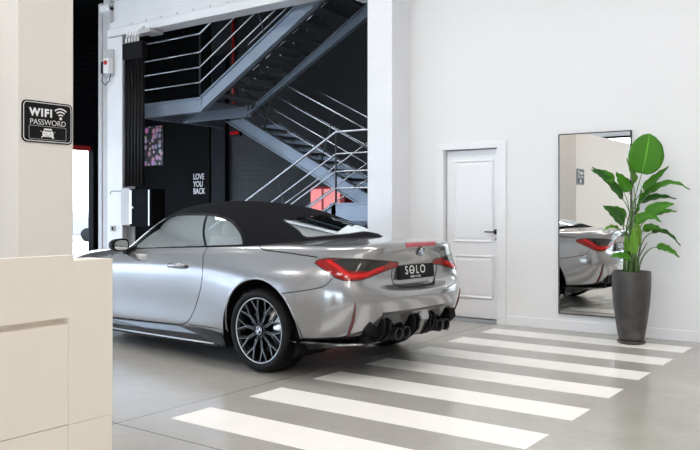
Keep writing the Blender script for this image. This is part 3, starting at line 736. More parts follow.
# middle flight railing (near side)
for i, dz in enumerate((.97, .70, .46, .24)):
    rail([(-9.15, 9.6, zB(-9.15)+dz), (-6.52, 9.6, zB(-6.52)+dz)], .016 if i == 0 else .0115)
for x in (-8.75, -7.55): post((x, 9.6, zB(x)), (x+.28, 9.6, zB(x+.28)+.98))
for i, dz in enumerate((.97, .5)):
    rail([(-9.1, 10.5, zB(-9.1)+dz), (-6.5, 10.5, zB(-6.5)+dz)], .014)
# lower flight railing + landing
for i, dz in enumerate((.97, .67, .43, .20)):
    zt = 1.44+dz; rail([(-8.9, 8.5, zC(-8.9)+dz), (-6.415, 8.5, zt), (-5.58, 8.5, zt)], .018 if i == 0 else .0125)
post((-6.415, 8.5, 1.43), (-6.415, 8.5, 2.41)); post((-5.6, 8.5, 1.43), (-5.6, 8.5, 2.41))
for x in (-7.25, -8.3): post((x, 8.5, zC(x)), (x-.2, 8.5, zC(x-.2)+.96))
for i, dz in enumerate((.97, .67, .43)):
    rail([(-8.85, 9.45, zC(-8.85)+dz), (-6.45, 9.45, zC(-6.45)+dz)], .011)

# ------------------------------------------------------------------ things on the dark wall and the column
bmx = (-12.82-13.54)/2
t = thing('poster', 'colourful collage poster of small pictures on black stairwell wall', 'poster', (bmx, YB-.041, 2.30))
box('poster_sheet', (-.36, -.012, 0), (.36, 0, .83), M['poster'], t, .002)
bm = bmesh.new()
for a, b in (((-.375, -.018, -.015), (.375, 0, 0)), ((-.375, -.018, .83), (.375, 0, .845)), ((-.375, -.018, 0), (-.36, 0, .83)), ((.36, -.018, 0), (.375, 0, .83))): add_box(bm, a, b)
from_bm('poster_frame', bm, M['black_plastic'], t)

t = thing('wall_lettering', 'white hand-drawn words LOVE YOU BACK on the black stairwell wall', 'lettering', (-11.91, YB-.042, 1.87))
RW = (PI/2, 0, 0)
for i, (w, z) in enumerate((('LOVE', .15), ('YOU', .0), ('BACK', -.145))):
    text('word', w, .165, M['white'], t, (0, -.003, z), RW, 'LEFT', .002, .80, .002)

t = thing('drinks_cooler', 'red glowing drinks cooler at foot of the stairs', 'cooler', (-8.0, 10.66, 0))
box('cabinet', (-.36, -.30, 0), (.36, .30, 1.74), M['red'], t, .015)
box('lit_panel', (-.34, -.325, 1.15), (.27, -.30, 1.70), M['cooler_glow'], t, .006)
box('door_frame', (-.10, -.335, .1), (-.06, -.30, 1.72), M['red'], t, .005)

t = thing('exit_lamp', 'small red sign lamp high on stairwell wall under the stairs', 'sign', (-10.74, YB, 2.88))
box('lamp_body', (-.15, -.06, -.09), (.15, 0, .09), M['black_plastic'], t, .008)
box('red_face', (-.10, -.066, -.06), (.12, -.06, .0), M['tail_bar'], t, .002)

tag(tube('sprinkler_pipe', [(-10.76, 10.94, 5.349), (-10.76, 10.94, 3.4)], .032, M['red']), 'vertical red pipe on the dark stairwell wall behind the stairs', 'pipe')

t = thing('electrical_cabinet', 'open electrical cabinet with grey side and black door beside column', 'cabinet', (-10.29, 8.015, 1.10))
box('side_plate', (-.095, -.02, 0), (.13, .0, .60), M['grey_steel'], t, .006)
box('case', (.131, -.03, -.02), (.66, .25, .58), M['black_wall'], t, .008)
box('hinge_strip', (.145, -.045, 0.02), (.20, -.03, .56), M['silver'], t, .003)
box('edge_strip', (.60, -.04, .0), (.625, -.031, .56), M['silver'], t, .002)
bm = bmesh.new(); add_box(bm, (.205, -.05, .27), (.245, -.03, .30), .003); from_bm('latch', bm, M['silver'], t)
tube('wire', [(-.26, -.09, .50), (-.25, -.11, .53), (-.2, -.11, .55), (-.09, -.02, .55)], .006, M['black_metal'], t, 6).location = (0, 0.0, 0)

t = thing('conduit_box', 'black cable box with conduits dropping beside white column', 'conduit', (-9.99, 7.96, 0))
box('junction_box', (-.24, -.06, 3.73), (.245, .04, 3.99), M['black_plastic'], t, .012)
for k in range(6):
    x = -.20+k*.08; tube('conduit', [(x, -.01, 3.735), (x, -.01, 1.72)], .031, M['black_plastic'], t, 12)
for k in range(5):
    x = -.19+k*.07; rr = .13
    pts = [(x, -.01, 3.985), (x, -.01, 4.07)] + [(x+rr*(1-math.cos(a)), -.01+.045*(1-math.cos(a)), 4.07+rr*1.2*math.sin(a)) for a in (R(20), R(40), R(60), R(80))]
    tube('white_conduit', pts, .022, M['white_trim'], t, 10)

t = thing('control_box', 'white control box with red button on the white column', 'switch box', (-10.69, 8.012, 3.545))
box('mounting_plate', (-.15, -.03, -.02), (.12, .0, .42), M['grey_steel'], t, .03)
box('case', (-.02, -.12, .02), (.12, -.03, .27), M['white_trim'], t, .012)
bm = bmesh.new(); add_lathe(bm, [(.035, 0), (.035, -.02), (0, -.025)], 20, 'y', (.055, -.12, .19)); from_bm('red_button', bm, M['red'], t)
box('lever', (-.11, -.10, .03), (-.03, -.03, .23), M['black_metal'], t, .01)
tube('cable', [(-.10, -.06, .03), (-.12, -.07, -.08), (-.03, -.07, -.16), (.06, -.06, -.10), (.09, -.05, .02)], .008, M['black_metal'], t, 8)

t = thing('light_switch', 'small grey switch box on white column above the car mirror', 'switch', (-10.60, 8.016, 1.0))
box('switch_body', (-.05, -.035, 0), (.05, 0, .09), M['grey_steel'], t, .006)
box('rocker', (0.0, -.042, .015), (.042, -.035, .075), M['black_plastic'], t, .003)
# ------------------------------------------------------------------ the car
CAR = thing('car', 'grey convertible car with black soft top, seen from rear left', 'car', (-4.3185, 5.6755, 0), -0.0616)
def inpoly(x, y, poly):
    r = np.zeros(x.shape, bool); n = len(poly)
    for i in range(n):
        (x0, y0), (x1, y1) = poly[i], poly[(i+1) % n]
        if y0 == y1: continue
        c = ((y0 > y) != (y1 > y)) & (x < (x1-x0)*(y-y0)/(y1-y0)+x0)
        r ^= c
    return r
def dline(x, y, pl):
    d = np.full(x.shape, 9.0)
    for (x0, y0), (x1, y1) in zip(pl[:-1], pl[1:]):
        dx, dy = x1-x0, y1-y0; L2 = dx*dx+dy*dy
        q = np.clip(((x-x0)*dx+(y-y0)*dy)/L2, 0, 1)
        d = np.minimum(d, np.hypot(x-x0-q*dx, y-y0-q*dy))
    return d
def smooth_pl(P, n=8):
    out = []
    for i in range(len(P)-1):
        p0, p1, p2, p3 = P[max(i-1, 0)], P[i], P[i+1], P[min(i+2, len(P)-1)]
        for k in range(n):
            t = k/n
            out.append(tuple(.5*((2*b)+(-a+c)*t+(2*a-5*b+4*c-d)*t*t+(-a+3*b-3*c+d)*t**3) for a, b, c, d in zip(p0, p1, p2, p3)))
    return out+[P[-1]]
MS, MT = 1000, 330
BS = surf(BODY, MS, MT)
PARC = np.r_[0, np.cumsum(np.hypot(*np.diff(BS[:, int(.567*MT), :2], axis=0).T))]
NRM = np.cross(np.gradient(BS, axis=0), np.gradient(BS, axis=1)); NRM /= np.linalg.norm(NRM, axis=2, keepdims=True)+1e-12
if NRM[MS//2, MT//2, 1] < 0: NRM = -NRM
FC = .25*(BS[:-1, :-1]+BS[1:, :-1]+BS[:-1, 1:]+BS[1:, 1:])
FU, FW, FZ = FC[..., 0], FC[..., 1], FC[..., 2]
FP = np.repeat((.5*(PARC[1:]+PARC[:-1]))[:, None], MT-1, 1)
FT = np.repeat(((np.arange(MT-1)+.5)/(MT-1)*13)[None], MS-1, 0)
def body_pt(p, z, off=0.0):
    """point and normal on the left side of the body shell at arc p from the tail centre and height z"""
    i = int(np.argmin(abs(PARC-p))); lim = int(11/13*MT); col = BS[i, :lim, 2]; j = int(np.argmin(abs(col-z)))
    q = BS[i, j]+NRM[i, j]*off; n = NRM[i, j]
    return Vector((q[0], -q[1], q[2])), Vector((n[0], -n[1], n[2]))
def piece(name, S, N, mask, m, parent, sides=(-1, 1), off=0.0, thick=0.0, each=False):
    """lift the faces of one region of a shell into an object of its own; both car sides in one mesh or one object each"""
    ms, mt = S.shape[:2]; idx = np.arange(ms*mt).reshape(ms, mt)
    Q = np.stack([idx[:-1, :-1], idx[1:, :-1], idx[1:, 1:], idx[:-1, 1:]], -1)[mask]
    if len(Q) == 0: print('empty piece', name); return []
    used, inv = np.unique(Q, return_inverse=True); Fq = inv.reshape(Q.shape)
    P = (S+N*off).reshape(-1, 3)[used]
    allV, allF, objs = [], [], []; base = 0
    for s in sides:
        V = P.copy(); V[:, 1] *= s
        f = Fq if s > 0 else Fq[:, ::-1]
        if each:
            objs.append(from_np(name, V, f, m, parent))
        else:
            allV.append(V); allF.append(f+base); base += len(V)
    if not each:
        objs = [from_np(name, np.concatenate(allV), np.concatenate(allF), m, parent)]
    for o in objs:
        if thick:
            so = o.modifiers.new('thick', 'SOLIDIFY'); so.thickness = thick; so.offset = -1
    return objs

# regions
AR, AZ = .425, .345
arch = ((np.hypot(FU, FZ-AZ) < AR) | (np.hypot(FU+2.93, FZ-AZ) < AR)) & (FW > .5) & (FT < 9)
LIGHT = smooth_pl([(1.10,.915),(1.075,.944),(.97,.961),(.84,.960),(.721,.956),(.55,.943),(.40,.929),(.29,.918),(.252,.905),(.252,.868),(.34,.858),(.44,.842),(.55,.818),(.643,.797),(.73,.786),(.822,.788),(.90,.812),(.955,.845),(1.03,.882),(1.10,.915)], 4)
light = inpoly(FP, FZ, LIGHT) & (FT < 10.8)
DOOR_R = smooth_pl([(-.79,1.04),(-.755,.93),(-.715,.81),(-.728,.68),(-.79,.555),(-.88,.42),(-.975,.325),(-1.08,.285)], 6)
DOOR = DOOR_R + [(-1.3,.278),(-2.18,.262),(-2.20,.40),(-2.17,.70),(-2.16,.985),(-2.1,1.05)]
door = inpoly(FU, FZ, DOOR) & (FT < 11.3) & (FW > .72)
doorgap = (dline(FU, FZ, DOOR[:-1]) < .0048) & (FT < 11.3) & (FW > .72)
gaps = dline(FP, FZ, smooth_pl([(.925,.805),(.96,.765),(1.0,.741),(1.08,.722),(1.195,.70),(1.40,.665)])) < .0038       # bumper joint
gaps |= (dline(FP, FZ, smooth_pl([(-.05,.700),(.15,.702),(.24,.712),(.30,.745),(.325,.80),(.326,.856)])) < .006) & (FP < .5)
gaps |= (dline(FP, FW, smooth_pl([(1.09,.815),(1.25,.822),(1.42,.824),(1.60,.825),(1.72,.822),(1.80,.79),(1.86,.74)])) < .0032) & (FT > 9.2)
gaps |= (dline(FU, FZ, [(-.42,.29),(-.60,.305),(-.95,.30)]) < .003) & (FW > .7) & (FT < 5)
gaps &= ~light & (FT < 12)
lowline = np.interp(FP, [0,.17,.30,.50,.60,.66,.82,1.0,1.2,1.35], [.50,.505,.51,.515,.43,.395,.35,.335,.318,.30])
valance = (FP < 1.40) & (FZ < lowline) & (FT < 6) & (FU > .3)
hood = (FU < -2.45) & (FT > 9.4)
solid = ~(arch | light | valance)
piece('body', BS, NRM, solid & ~door & ~doorgap & ~gaps, M['paint'], CAR)
doors = piece('door', BS, NRM, solid & door & ~doorgap & ~gaps, M['paint'], CAR, each=True)
piece('door_gap', BS, NRM, solid & (doorgap | np.roll(doorgap, 1, 0)), M['seam'], CAR, off=-.005, each=True)
gap_lid = gaps & (FP < .5); gap_bumper = gaps & (FP > .5) & (FZ < .9) & (FU > 0); gap_sill = gaps & (FU < 0) & (FZ < .5); gap_deck = gaps & ~gap_lid & ~gap_bumper & ~gap_sill
for nm_, gm_ in (('lid_gap', gap_lid), ('bumper_gap', gap_bumper), ('sill_gap', gap_sill), ('deck_gap', gap_deck)):
    piece(nm_, BS, NRM, solid & gm_ & ~doorgap, M['seam'], CAR, off=-.005, each=nm_ != 'lid_gap')
piece('bumper_valance', BS, NRM, valance & ~arch, M['gloss_black'], CAR, off=-.004)
# tail lights: red lens, smoked upper field, bright L-shaped bar
smoke = light & inpoly(FP, FZ, [(.955,.95),(.90,.952),(.62,.953),(.38,.926),(.42,.905),(.55,.868),(.62,.856),(.80,.862),(.86,.90)])
bar = light & ((dline(FP, FZ, [(.975,.937),(.90,.90),(.815,.835),(.77,.824),(.64,.830),(.57,.856),(.46,.880)]) < .013))
rim = light & (dline(FP, FZ, LIGHT) < .007)
lens = piece('tail_light', BS, NRM, light & ~smoke & ~bar & ~rim, M['tail_red'], CAR, off=.002, each=True)
for s, o in zip((-1, 1), lens):
    piece('smoked_lens', BS, NRM, smoke & ~bar & ~rim, M['tail_smoke'], o, (s,), off=.002)
    piece('light_bar', BS, NRM, bar & ~rim, M['tail_bar'], o, (s,), off=.0025)
    piece('lens_edge', BS, NRM, rim, M['gloss_black'], o, (s,), off=.0015)
# canopy: soft top, glass, pillars
CS = surf(CANOPY, 420, 260, mir0=False, mir1=False)
# the roof centre line is mirrored by hand: make the last row meet w = 0 flat
CN = np.cross(np.gradient(CS, axis=0), np.gradient(CS, axis=1)); CN /= np.linalg.norm(CN, axis=2, keepdims=True)+1e-12
if CN[200, 130, 2] < 0: CN = -CN
CC = .25*(CS[:-1, :-1]+CS[1:, :-1]+CS[:-1, 1:]+CS[1:, 1:]); CU, CW, CZ = CC[..., 0], CC[..., 1], CC[..., 2]
CT = np.repeat(((np.arange(259)+.5)/259*5)[None], 419, 0); CK = np.repeat(((np.arange(419)+.5)/419*9)[:, None], 259, 1)
WIN = smooth_pl([(-1.93,.957),(-1.79,1.09),(-1.665,1.20),(-1.55,1.262),(-1.42,1.288),(-1.20,1.293),(-.97,1.290),(-.83,1.273),(-.70,1.248),(-.60,1.218),(-.50,1.168),(-.42,1.115),(-.355,1.048)], 5) + [(-.40,1.0),(-1.2,.93)]
beltz = np.interp(CU, [-2, -1.6, -1.2, -.8, -.35], [.962, .976, .998, 1.018, 1.040])
sidew = inpoly(CU, CZ, WIN) & (CW > .55) & (CT < 3.2) & (CZ > beltz)
BCUT = [(-.80,1.0),(-.90,1.12),(-1.0,1.30)]
bline = dline(CU, CZ, BCUT) < .010
front = CU < np.interp(CZ, [1.0, 1.12, 1.30], [-.80, -.90, -1.0])
frame = (inpoly(CU, CZ, WIN) | (dline(CU, CZ, WIN[:-2]) < np.where(CU < -1.5, .009, .016))) & (CW > .5) & (CT < 3.4)
headu = -1.625-.14*(1-np.clip(CW/.68, 0, 1)**2)
pillar_ = (CU < headu) & (CT < 2.75) & (CT > 1.5)
wind = (CU < headu) & (CT >= 2.75)
# back window
RWIN = smooth_pl([(0,-.155),(.2,-.16),(.36,-.185),(.415,-.205),(.44,-.16),(.475,.02),(.50,.10),(.475,.155),(.36,.24),(.2,.325),(0,.365)], 5)
backw = inpoly(CW, CU, RWIN+[(-.1,.365),(-.1,-.155)]) & (CK > 5)
backrim = (dline(CW, CU, RWIN) < .014) & (CK > 5) & ~backw
piece('door_glass', CS, CN, sidew & front & ~bline, M['car_glass'], CAR, off=-.006, each=True)
piece('quarter_window', CS, CN, sidew & ~front & ~bline, M['car_glass'], CAR, off=-.006, each=True)
piece('window_seal', CS, CN, (frame & ~sidew & ~pillar_ & ~wind) | (bline & sidew), M['black_plastic'], CAR, off=-.002, each=True)
piece('windshield', CS, CN, wind & (CK < 2.6), M['car_glass'], CAR, off=-.004)
piece('windshield_pillar', CS, CN, ((CU < headu) & (CT < 2.75) & ~sidew & ~frame) , M['paint'], CAR)
piece('rear_window', CS, CN, backw, M['rear_glass'], CAR, off=-.006)
piece('rear_window_seal', CS, CN, backrim, M['gloss_black'], CAR, off=-.001)
piece('soft_top', CS, CN, ~frame & ~sidew & ~(CU < headu) & ~backw & ~backrim, M['fabric'], CAR)
# high brake light in the deck lip
def strip_on(name, pts, w, m, parent, thick=.004, wn=None):
    pass
cb_ = (FP < .215) & (FT > 10.68) & (FT < 11.18) & (FZ > 1.03)
piece('high_brake_light', BS, NRM, cb_, mat('brake_light_pink', (.42, .045, .075), .15, coat=1, emit=(.8, .1, .15), es=.0), CAR, off=.002)

# side skirts, splitter
def sweep(name, sec, m, parent, s):
    V, F = [], []; n = len(sec[0])
    for ring in sec: V += [(u, s*w, z) for (u, w, z) in ring]
    for i in range(len(sec)-1):
        for k in range(n):
            a, b = i*n+k, i*n+(k+1) % n; F.append((a, b, b+n, a+n))
    bm = bmesh.new(); vs = [bm.verts.new(v) for v in V]
    for f in F: bm.faces.new([vs[i] for i in f])
    bm.faces.new(vs[:n]); bm.faces.new(vs[-n:][::-1])
    o = from_bm(name, bm, m, parent)
    return o
for s in (-1, 1):
    sec = []
    for u, zt, zb, wo in ((-2.46,.235,.13,.915), (-2.2,.245,.135,.925), (-1.6,.262,.143,.932), (-1.1,.275,.150,.938), (-.80,.285,.155,.945), (-.62,.275,.158,.952), (-.50,.235,.160,.958), (-.425,.20,.162,.952)):
        sec.append([(u,.84,zt), (u,.893,zt), (u,wo-.03,(zt*.6+zb*.4)), (u,wo-.012,(zt*.35+zb*.65)), (u,wo,zb+.018), (u,wo-.006,zb), (u,.80,zb-.006), (u,.80,zb+.04)])
    sweep('side_skirt', sec, M['gloss_black'], CAR, s)
    bm = bmesh.new(); add_tube(bm, [(-2.3, s*.938, .165), (-1.5, s*.948, .172), (-.9, s*.955, .178), (-.52, s*.968, .185)], .007, 8); from_bm('skirt_trim', bm, M['silver'], CAR)
    # lower splitter along the rear bumper
    pts = []
    for p in (1.30, 1.15, 1.0, .88, .78, .70, .62, .52, .42):
        q, n_ = body_pt(p, .30 if p > .6 else .31); pts.append((q.x+n_.x*.012, s*abs(q.y+n_.y*.012), .292-.012*(1.3-p)))
    bm = bmesh.new(); add_tube(bm, pts, .030, 10, True, None, .5); from_bm('rear_splitter', bm, M['gloss_black'], CAR)
    bm = bmesh.new(); add_tube(bm, [(p[0]+.02, p[1]+s*.012, p[2]-.006) for p in pts[3:8]], .020, 10, True, [.008, .018, .02, .02, .012], .6); from_bm('splitter_lip', bm, M['paint'], CAR, smooth=True)
    # reflector strips
    a, na = body_pt(.752, .620); b, nb = body_pt(.752, .345)
    a = body_pt(.737, .622)[0]; b = body_pt(.765, .342)[0]
    pts = [body_pt(.737+(.765-.737)*k/6, .622+(.342-.622)*k/6, .004)[0] for k in range(7)]
    bm = bmesh.new(); add_tube(bm, [(p.x, s*abs(p.y), p.z) for p in pts], .012, 8, True, [.004,.009,.012,.013,.013,.012,.010]); from_bm('reflector', bm, M['reflector'], CAR)

# diffuser: fins, recess panels, quad pipes
bm = bmesh.new()
add_box(bm, (.55, -.60, .275), (.86, .60, .46))
from_bm('diffuser_recess', bm, M['black_plastic'], CAR)
bm = bmesh.new()
add_prism(bm, [(.78,.285),(.93,.30),(1.02,.44),(1.0,.51),(.78,.46)], 'y', -.062, .062)
bmesh.ops.bevel(bm, geom=bm.edges[:], offset=.010, segments=2, affect='EDGES')
from_bm('diffuser_centre', bm, M['paint'], CAR)
for s in (-1, 1):
    for y, du in ((.085, 0), (.145, .0), (.435, -.03), (.49, -.05)):
        bm = bmesh.new()
        add_prism(bm, [(.66,.28),(.93+du,.285),(1.01+du,.36),(1.02+du,.46),(.96+du,.51),(.66,.47)], 'y', s*y-.010, s*y+.010)
        bmesh.ops.bevel(bm, geom=bm.edges[:], offset=.004, segments=1, affect='EDGES')
        from_bm('diffuser_fin', bm, M['black_plastic'], CAR)
    for y in (.242, .348):
        bm = bmesh.new()
        add_lathe(bm, [(.045,.66),(.048,.95),(.050,.995),(.048,1.002),(.043,.995),(.040,.95),(.039,.70),(0,.70)], 32, 'x', (0, s*y, .345))
        o = from_bm('exhaust_tip', bm, M['black_metal'], CAR)
        bm = bmesh.new(); add_lathe(bm, [(.0495,.994),(.0495,1.004),(.0455,1.004),(.0455,.994)], 32, 'x', (0, s*y, .345), True); from_bm('tip_rim', bm, M['post_steel'], o)
    # corner air outlets
    bm = bmesh.new()
    add_prism(bm, [(s*.55,.335),(s*.645,.375),(s*.625,.455),(s*.575,.50),(s*.50,.52),(s*.50,.335)], 'x', .84, .915)
    bmesh.ops.bevel(bm, geom=bm.edges[:], offset=.006, segments=1, affect='EDGES')
    from_bm('corner_vent', bm, M['black_plastic'], CAR)
# crease strip above the diffuser
pts = [(body_pt(abs(p), .520, .003)[0]) for p in np.linspace(.5, 0, 14)]
L_ = [(p.x, p.y, p.z) for p in pts]; L_ += [(x, -y, z) for x, y, z in L_[-2::-1]]
tube('bumper_strip', L_, .009, M['gloss_black'], CAR, 8)

# number plate
PLX, PLZ = .925, .822
pe = link(bpy.data.objects.new('number_plate', None), CAR, (PLX, 0, PLZ), (0, R(-5), 0))
box('plate_panel', (-.006, -.262, -.058), (.004, .262, .058), M['black_plastic'], pe, .003)
RP = (PI/2, 0, PI/2)
text('plate_text', 'S', .098, M['white'], pe, (.0045, -.145, .014), RP, sx=.95)
text('plate_text', 'O', .098, M['white'], pe, (.0045, -.068, .014), RP, sx=1.0)
bm = bmesh.new(); add_box(bm, (.004, -.105, .010), (.0055, -.045, .018)); from_bm('plate_letter_bar', bm, M['white'], pe)
text('plate_text', 'L', .098, M['white'], pe, (.0045, .012, .014), RP, sx=.95)
text('plate_text', 'O', .098, M['white'], pe, (.0045, .090, .014), RP, sx=1.0)
text('plate_small_text', 'RENT A CAR', .026, M['white'], pe, (.0045, -.02, -.040), RP)
# plate recess frame shading lip
# emblem
q, n_ = body_pt(.0, .992)
em = link(bpy.data.objects.new('emblem', None), CAR, (q.x+n_.x*.007, 0, q.z+n_.z*.007), (0, -math.asin(max(-1, min(1, n_.z))), 0))
bm = bmesh.new(); add_lathe(bm, [(0,0),(.043,0),(.043,.006),(.040,.008),(.026,.0085),(0,.0085)], 40, 'x'); from_bm('emblem_ring', bm, M['gloss_black'], em)
bm = bmesh.new(); add_lathe(bm, [(.040,.006),(.0435,.006),(.0435,.0105),(.040,.0105)], 40, 'x', (0,0,0), True); add_lathe(bm, [(.025,.008),(.0275,.008),(.0275,.0105),(.025,.0105)], 40, 'x', (0,0,0), True); from_bm('emblem_rim', bm, M['chrome'], em)
for k in range(4):
    poly = [(0, 0)]+[(.025*math.cos(PI/2*k+PI/2*i/8), .025*math.sin(PI/2*k+PI/2*i/8)) for i in range(9)]
    prism('emblem_quarter', poly, 'x', .008, .0098, M['white'] if k % 2 else M['emblem_blue'], em)
q, n_ = body_pt(.36, 1.0)
text('model_badge', 'M4', .055, M['gloss_black'], CAR, (q.x+.004, .36, q.z-.005), (PI/2-.15, 0, PI/2+.10), ext=.002)

# door handles and mirrors
for s, dr in zip((-1, 1), doors):
    bm = bmesh.new()
    add_tube(bm, [(-1.195, s*.930, .826), (-1.165, s*.950, .829), (-1.07, s*.957, .832), (-.975, s*.950, .834), (-.945, s*.930, .834)], .017, 12, True, [.010, .021, .024, .021, .010])
    from_bm('door_handle', bm, M['paint'], dr, smooth=True)
    bm = bmesh.new(); add_tube(bm, [(-1.20, s*.9285, .826), (-1.07, s*.9295, .828), (-.94, s*.929, .832)], .034, 16, True, [.014, .046, .014], .5)
    from_bm('handle_recess', bm, M['seam'], dr)
    mo = link(bpy.data.objects.new('door_mirror', None), CAR, (-1.89, s*.985, .997))
    bm = bmesh.new()   # shell (front) with a flat mirror facing backwards
    secs = [(-.11, .03, .025), (-.085, .07, .045), (-.04, .088, .06), (0.0, .094, .064), (.025, .092, .062)]
    rings = []
    for (du, hw, hz) in secs:
        ring = []
        for k in range(28):
            a = 2*PI*k/28; ca, sa = math.cos(a), math.sin(a)
            x = math.copysign(abs(ca)**.62, ca)*hw; z = math.copysign(abs(sa)**.7, sa)*hz*(1 - .12*(ca*1))
            ring.append(bm.verts.new((du+.03*s*0, s*(x), z)))
        rings.append(ring)
    for i in range(len(rings)-1):
        for k in range(28): f = bm.faces.new((rings[i][k], rings[i][(k+1) % 28], rings[i+1][(k+1) % 28], rings[i+1][k])); f.smooth = True
    bm.faces.new(rings[0]); bm.faces.new(rings[-1])
    from_bm('mirror_shell', bm, M['black_plastic'], mo)
    poly = []
    for k in range(28):
        a = 2*PI*k/28; ca, sa = math.cos(a), math.sin(a)
        poly.append((s*math.copysign(abs(ca)**.62, ca)*.074, math.copysign(abs(sa)**.7, sa)*.047*(1-.12*ca)))
    prism('mirror_glass', poly, 'x', .0255, .029, M['mirror'], mo)
    bm = bmesh.new(); add_tube(bm, [(-.02, -s*.07, -.06), (-.02, -s*.13, -.065), (-.01, -s*.20, -.055)], .03, 12, True, [.034, .034, .045]); from_bm('mirror_arm', bm, M['black_plastic'], mo)
# underbody, cabin
bm = bmesh.new()
add_box(bm, (-3.5, -.60, .19), (.45, .60, .30)); add_box(bm, (-2.45, -.83, .16), (-.46, .83, .26))
from_bm('underbody', bm, M['black_plastic'], CAR)
for u in (0.0, -2.93):
    for s in (-1, 1):
        bm = bmesh.new(); n = 40; ri = []
        for (w, rr) in ((.945, .43), (.55, .43)):
            ri.append([bm.verts.new((u+rr*math.cos(R(-25)+R(230)*i/n), s*w, AZ+rr*math.sin(R(-25)+R(230)*i/n))) for i in range(n+1)])
        for i in range(n): f = bm.faces.new((ri[0][i], ri[0][i+1], ri[1][i+1], ri[1][i])); f.smooth = True
        c = bm.verts.new((u, s*.55, AZ))
        for i in range(n): bm.faces.new((ri[1][i], ri[1][i+1], c))
        from_bm('wheel_liner', bm, M['black_plastic'], CAR)
bm = bmesh.new()
add_box(bm, (-2.4, -.77, .42), (-.30, .77, .48), .01)
for s in (-1, 1): add_box(bm, (-2.3, s*.79-.02, .45), (-.30, s*.79+.02, .93), .01)
add_box(bm, (-.34, -.77, .45), (-.28, .77, 1.0)); add_box(bm, (-2.42, -.77, .45), (-2.05, .77, .90), .05)
from_bm('cabin', bm, M['interior'], CAR)
def seat(u, y, rear=False):
    bm = bmesh.new()
    add_box(bm, (u-.50, y-.24, .50), (u+.02, y+.24, .66), .05, 3)
    Mx = Matrix.Translation((u, y, .60)) @ Matrix.Rotation(R(20), 4, 'Y')
    add_box(bm, (-.06, -.24, 0), (.07, .24, .52 if not rear else .42), .05, 3, Mx)
    add_box(bm, (-.045, -.13, .53), (.05, .13, .70), .045, 3, Mx) if not rear else None
    for f in bm.faces: f.smooth = True
    from_bm('rear_seat' if rear else 'front_seat', bm, M['seat_leather'], CAR)
for y in (-.38, .38): seat(-1.12, y); seat(-.48, y, True)
bm = bmesh.new(); add_lathe(bm, [(.165,-.012),(.18,-.012),(.185,0),(.18,.012),(.165,.012)], 32, 'x', (0,0,0), True); add_box(bm, (-.01, -.17, -.02), (.01, .17, .02)); add_lathe(bm, [(0,-.03),(.05,-.03),(.05,.02),(0,.02)], 20, 'x')
from_bm('steering_wheel', bm, M['black_plastic'], CAR, (-1.80, -.38, .86), (0, R(20), 0))
bm = bmesh.new(); add_box(bm, (-.015, -.11, -.03), (.015, .11, .03), .012); from_bm('inside_mirror', bm, M['black_plastic'], CAR, (-1.86, 0, 1.30))

# front end: headlights, grille (seen only from beside the photograph's place)
hl = inpoly(FU, FZ, [(-3.30,.64),(-3.34,.73),(-3.55,.68),(-3.66,.63),(-3.6,.58),(-3.40,.59)]) & (FW > .42) & (FU < -3.15)
piece('headlight', BS, NRM, hl, M['tail_smoke'], CAR, off=.003, each=True)
for s in (-1, 1):
    bm = bmesh.new(); add_prism(bm, [(s*.03,.30),(s*.03,.68),(s*.07,.70),(s*.22,.69),(s*.24,.64),(s*.20,.32),(s*.16,.28)], 'x', -3.74, -3.66)
    from_bm('front_grille', bm, M['gloss_black'], CAR)

# wheels
def spoke_bm(a0):
    """one Y-shaped spoke, face towards -y; black body"""
    bm = bmesh.new()
    def pt(r, a, y): return (r*math.cos(a), y, r*math.sin(a))
    def bar(r0, a_0, w0, y0, r1, a_1, w1, y1, dep):
        p0, p1 = Vector(pt(r0, a_0, y0)), Vector(pt(r1, a_1, y1)); d = (p1-p0).normalized(); sdir = d.cross(Vector((0, 1, 0))).normalized()
        q = []
        for p, w in ((p0, w0), (p1, w1)):
            for sx, dy in ((-.5, 0), (.5, 0), (.62, dep), (-.62, dep)): q.append(bm.verts.new(p+sdir*(w*sx)+Vector((0, dy, 0))))
        for f in ((0,1,5,4), (1,2,6,5), (2,3,7,6), (3,0,4,7), (0,3,2,1), (4,5,6,7)): bm.faces.new([q[i] for i in f])
    return bm, bar
def edge_strip(bm, r0, a_0, r1, a_1, y0, y1, w, off0, off1):
    def pt(r, a, y): return Vector((r*math.cos(a), y, r*math.sin(a)))
    p0, p1 = pt(r0, a_0, y0), pt(r1, a_1, y1); d = (p1-p0).normalized(); sd = d.cross(Vector((0, 1, 0))).normalized()
    q = [bm.verts.new(v) for v in (p0+sd*(off0-w/2), p0+sd*(off0+w/2), p1+sd*(off1+w/2), p1+sd*(off1-w/2))]
    q2 = [bm.verts.new(v.co+Vector((0, .004, 0))) for v in q]
    bm.faces.new(q); bm.faces.new(q2[::-1])
    for i in range(4): bm.faces.new((q[i], q[(i+1) % 4], q2[(i+1) % 4], q2[i]))
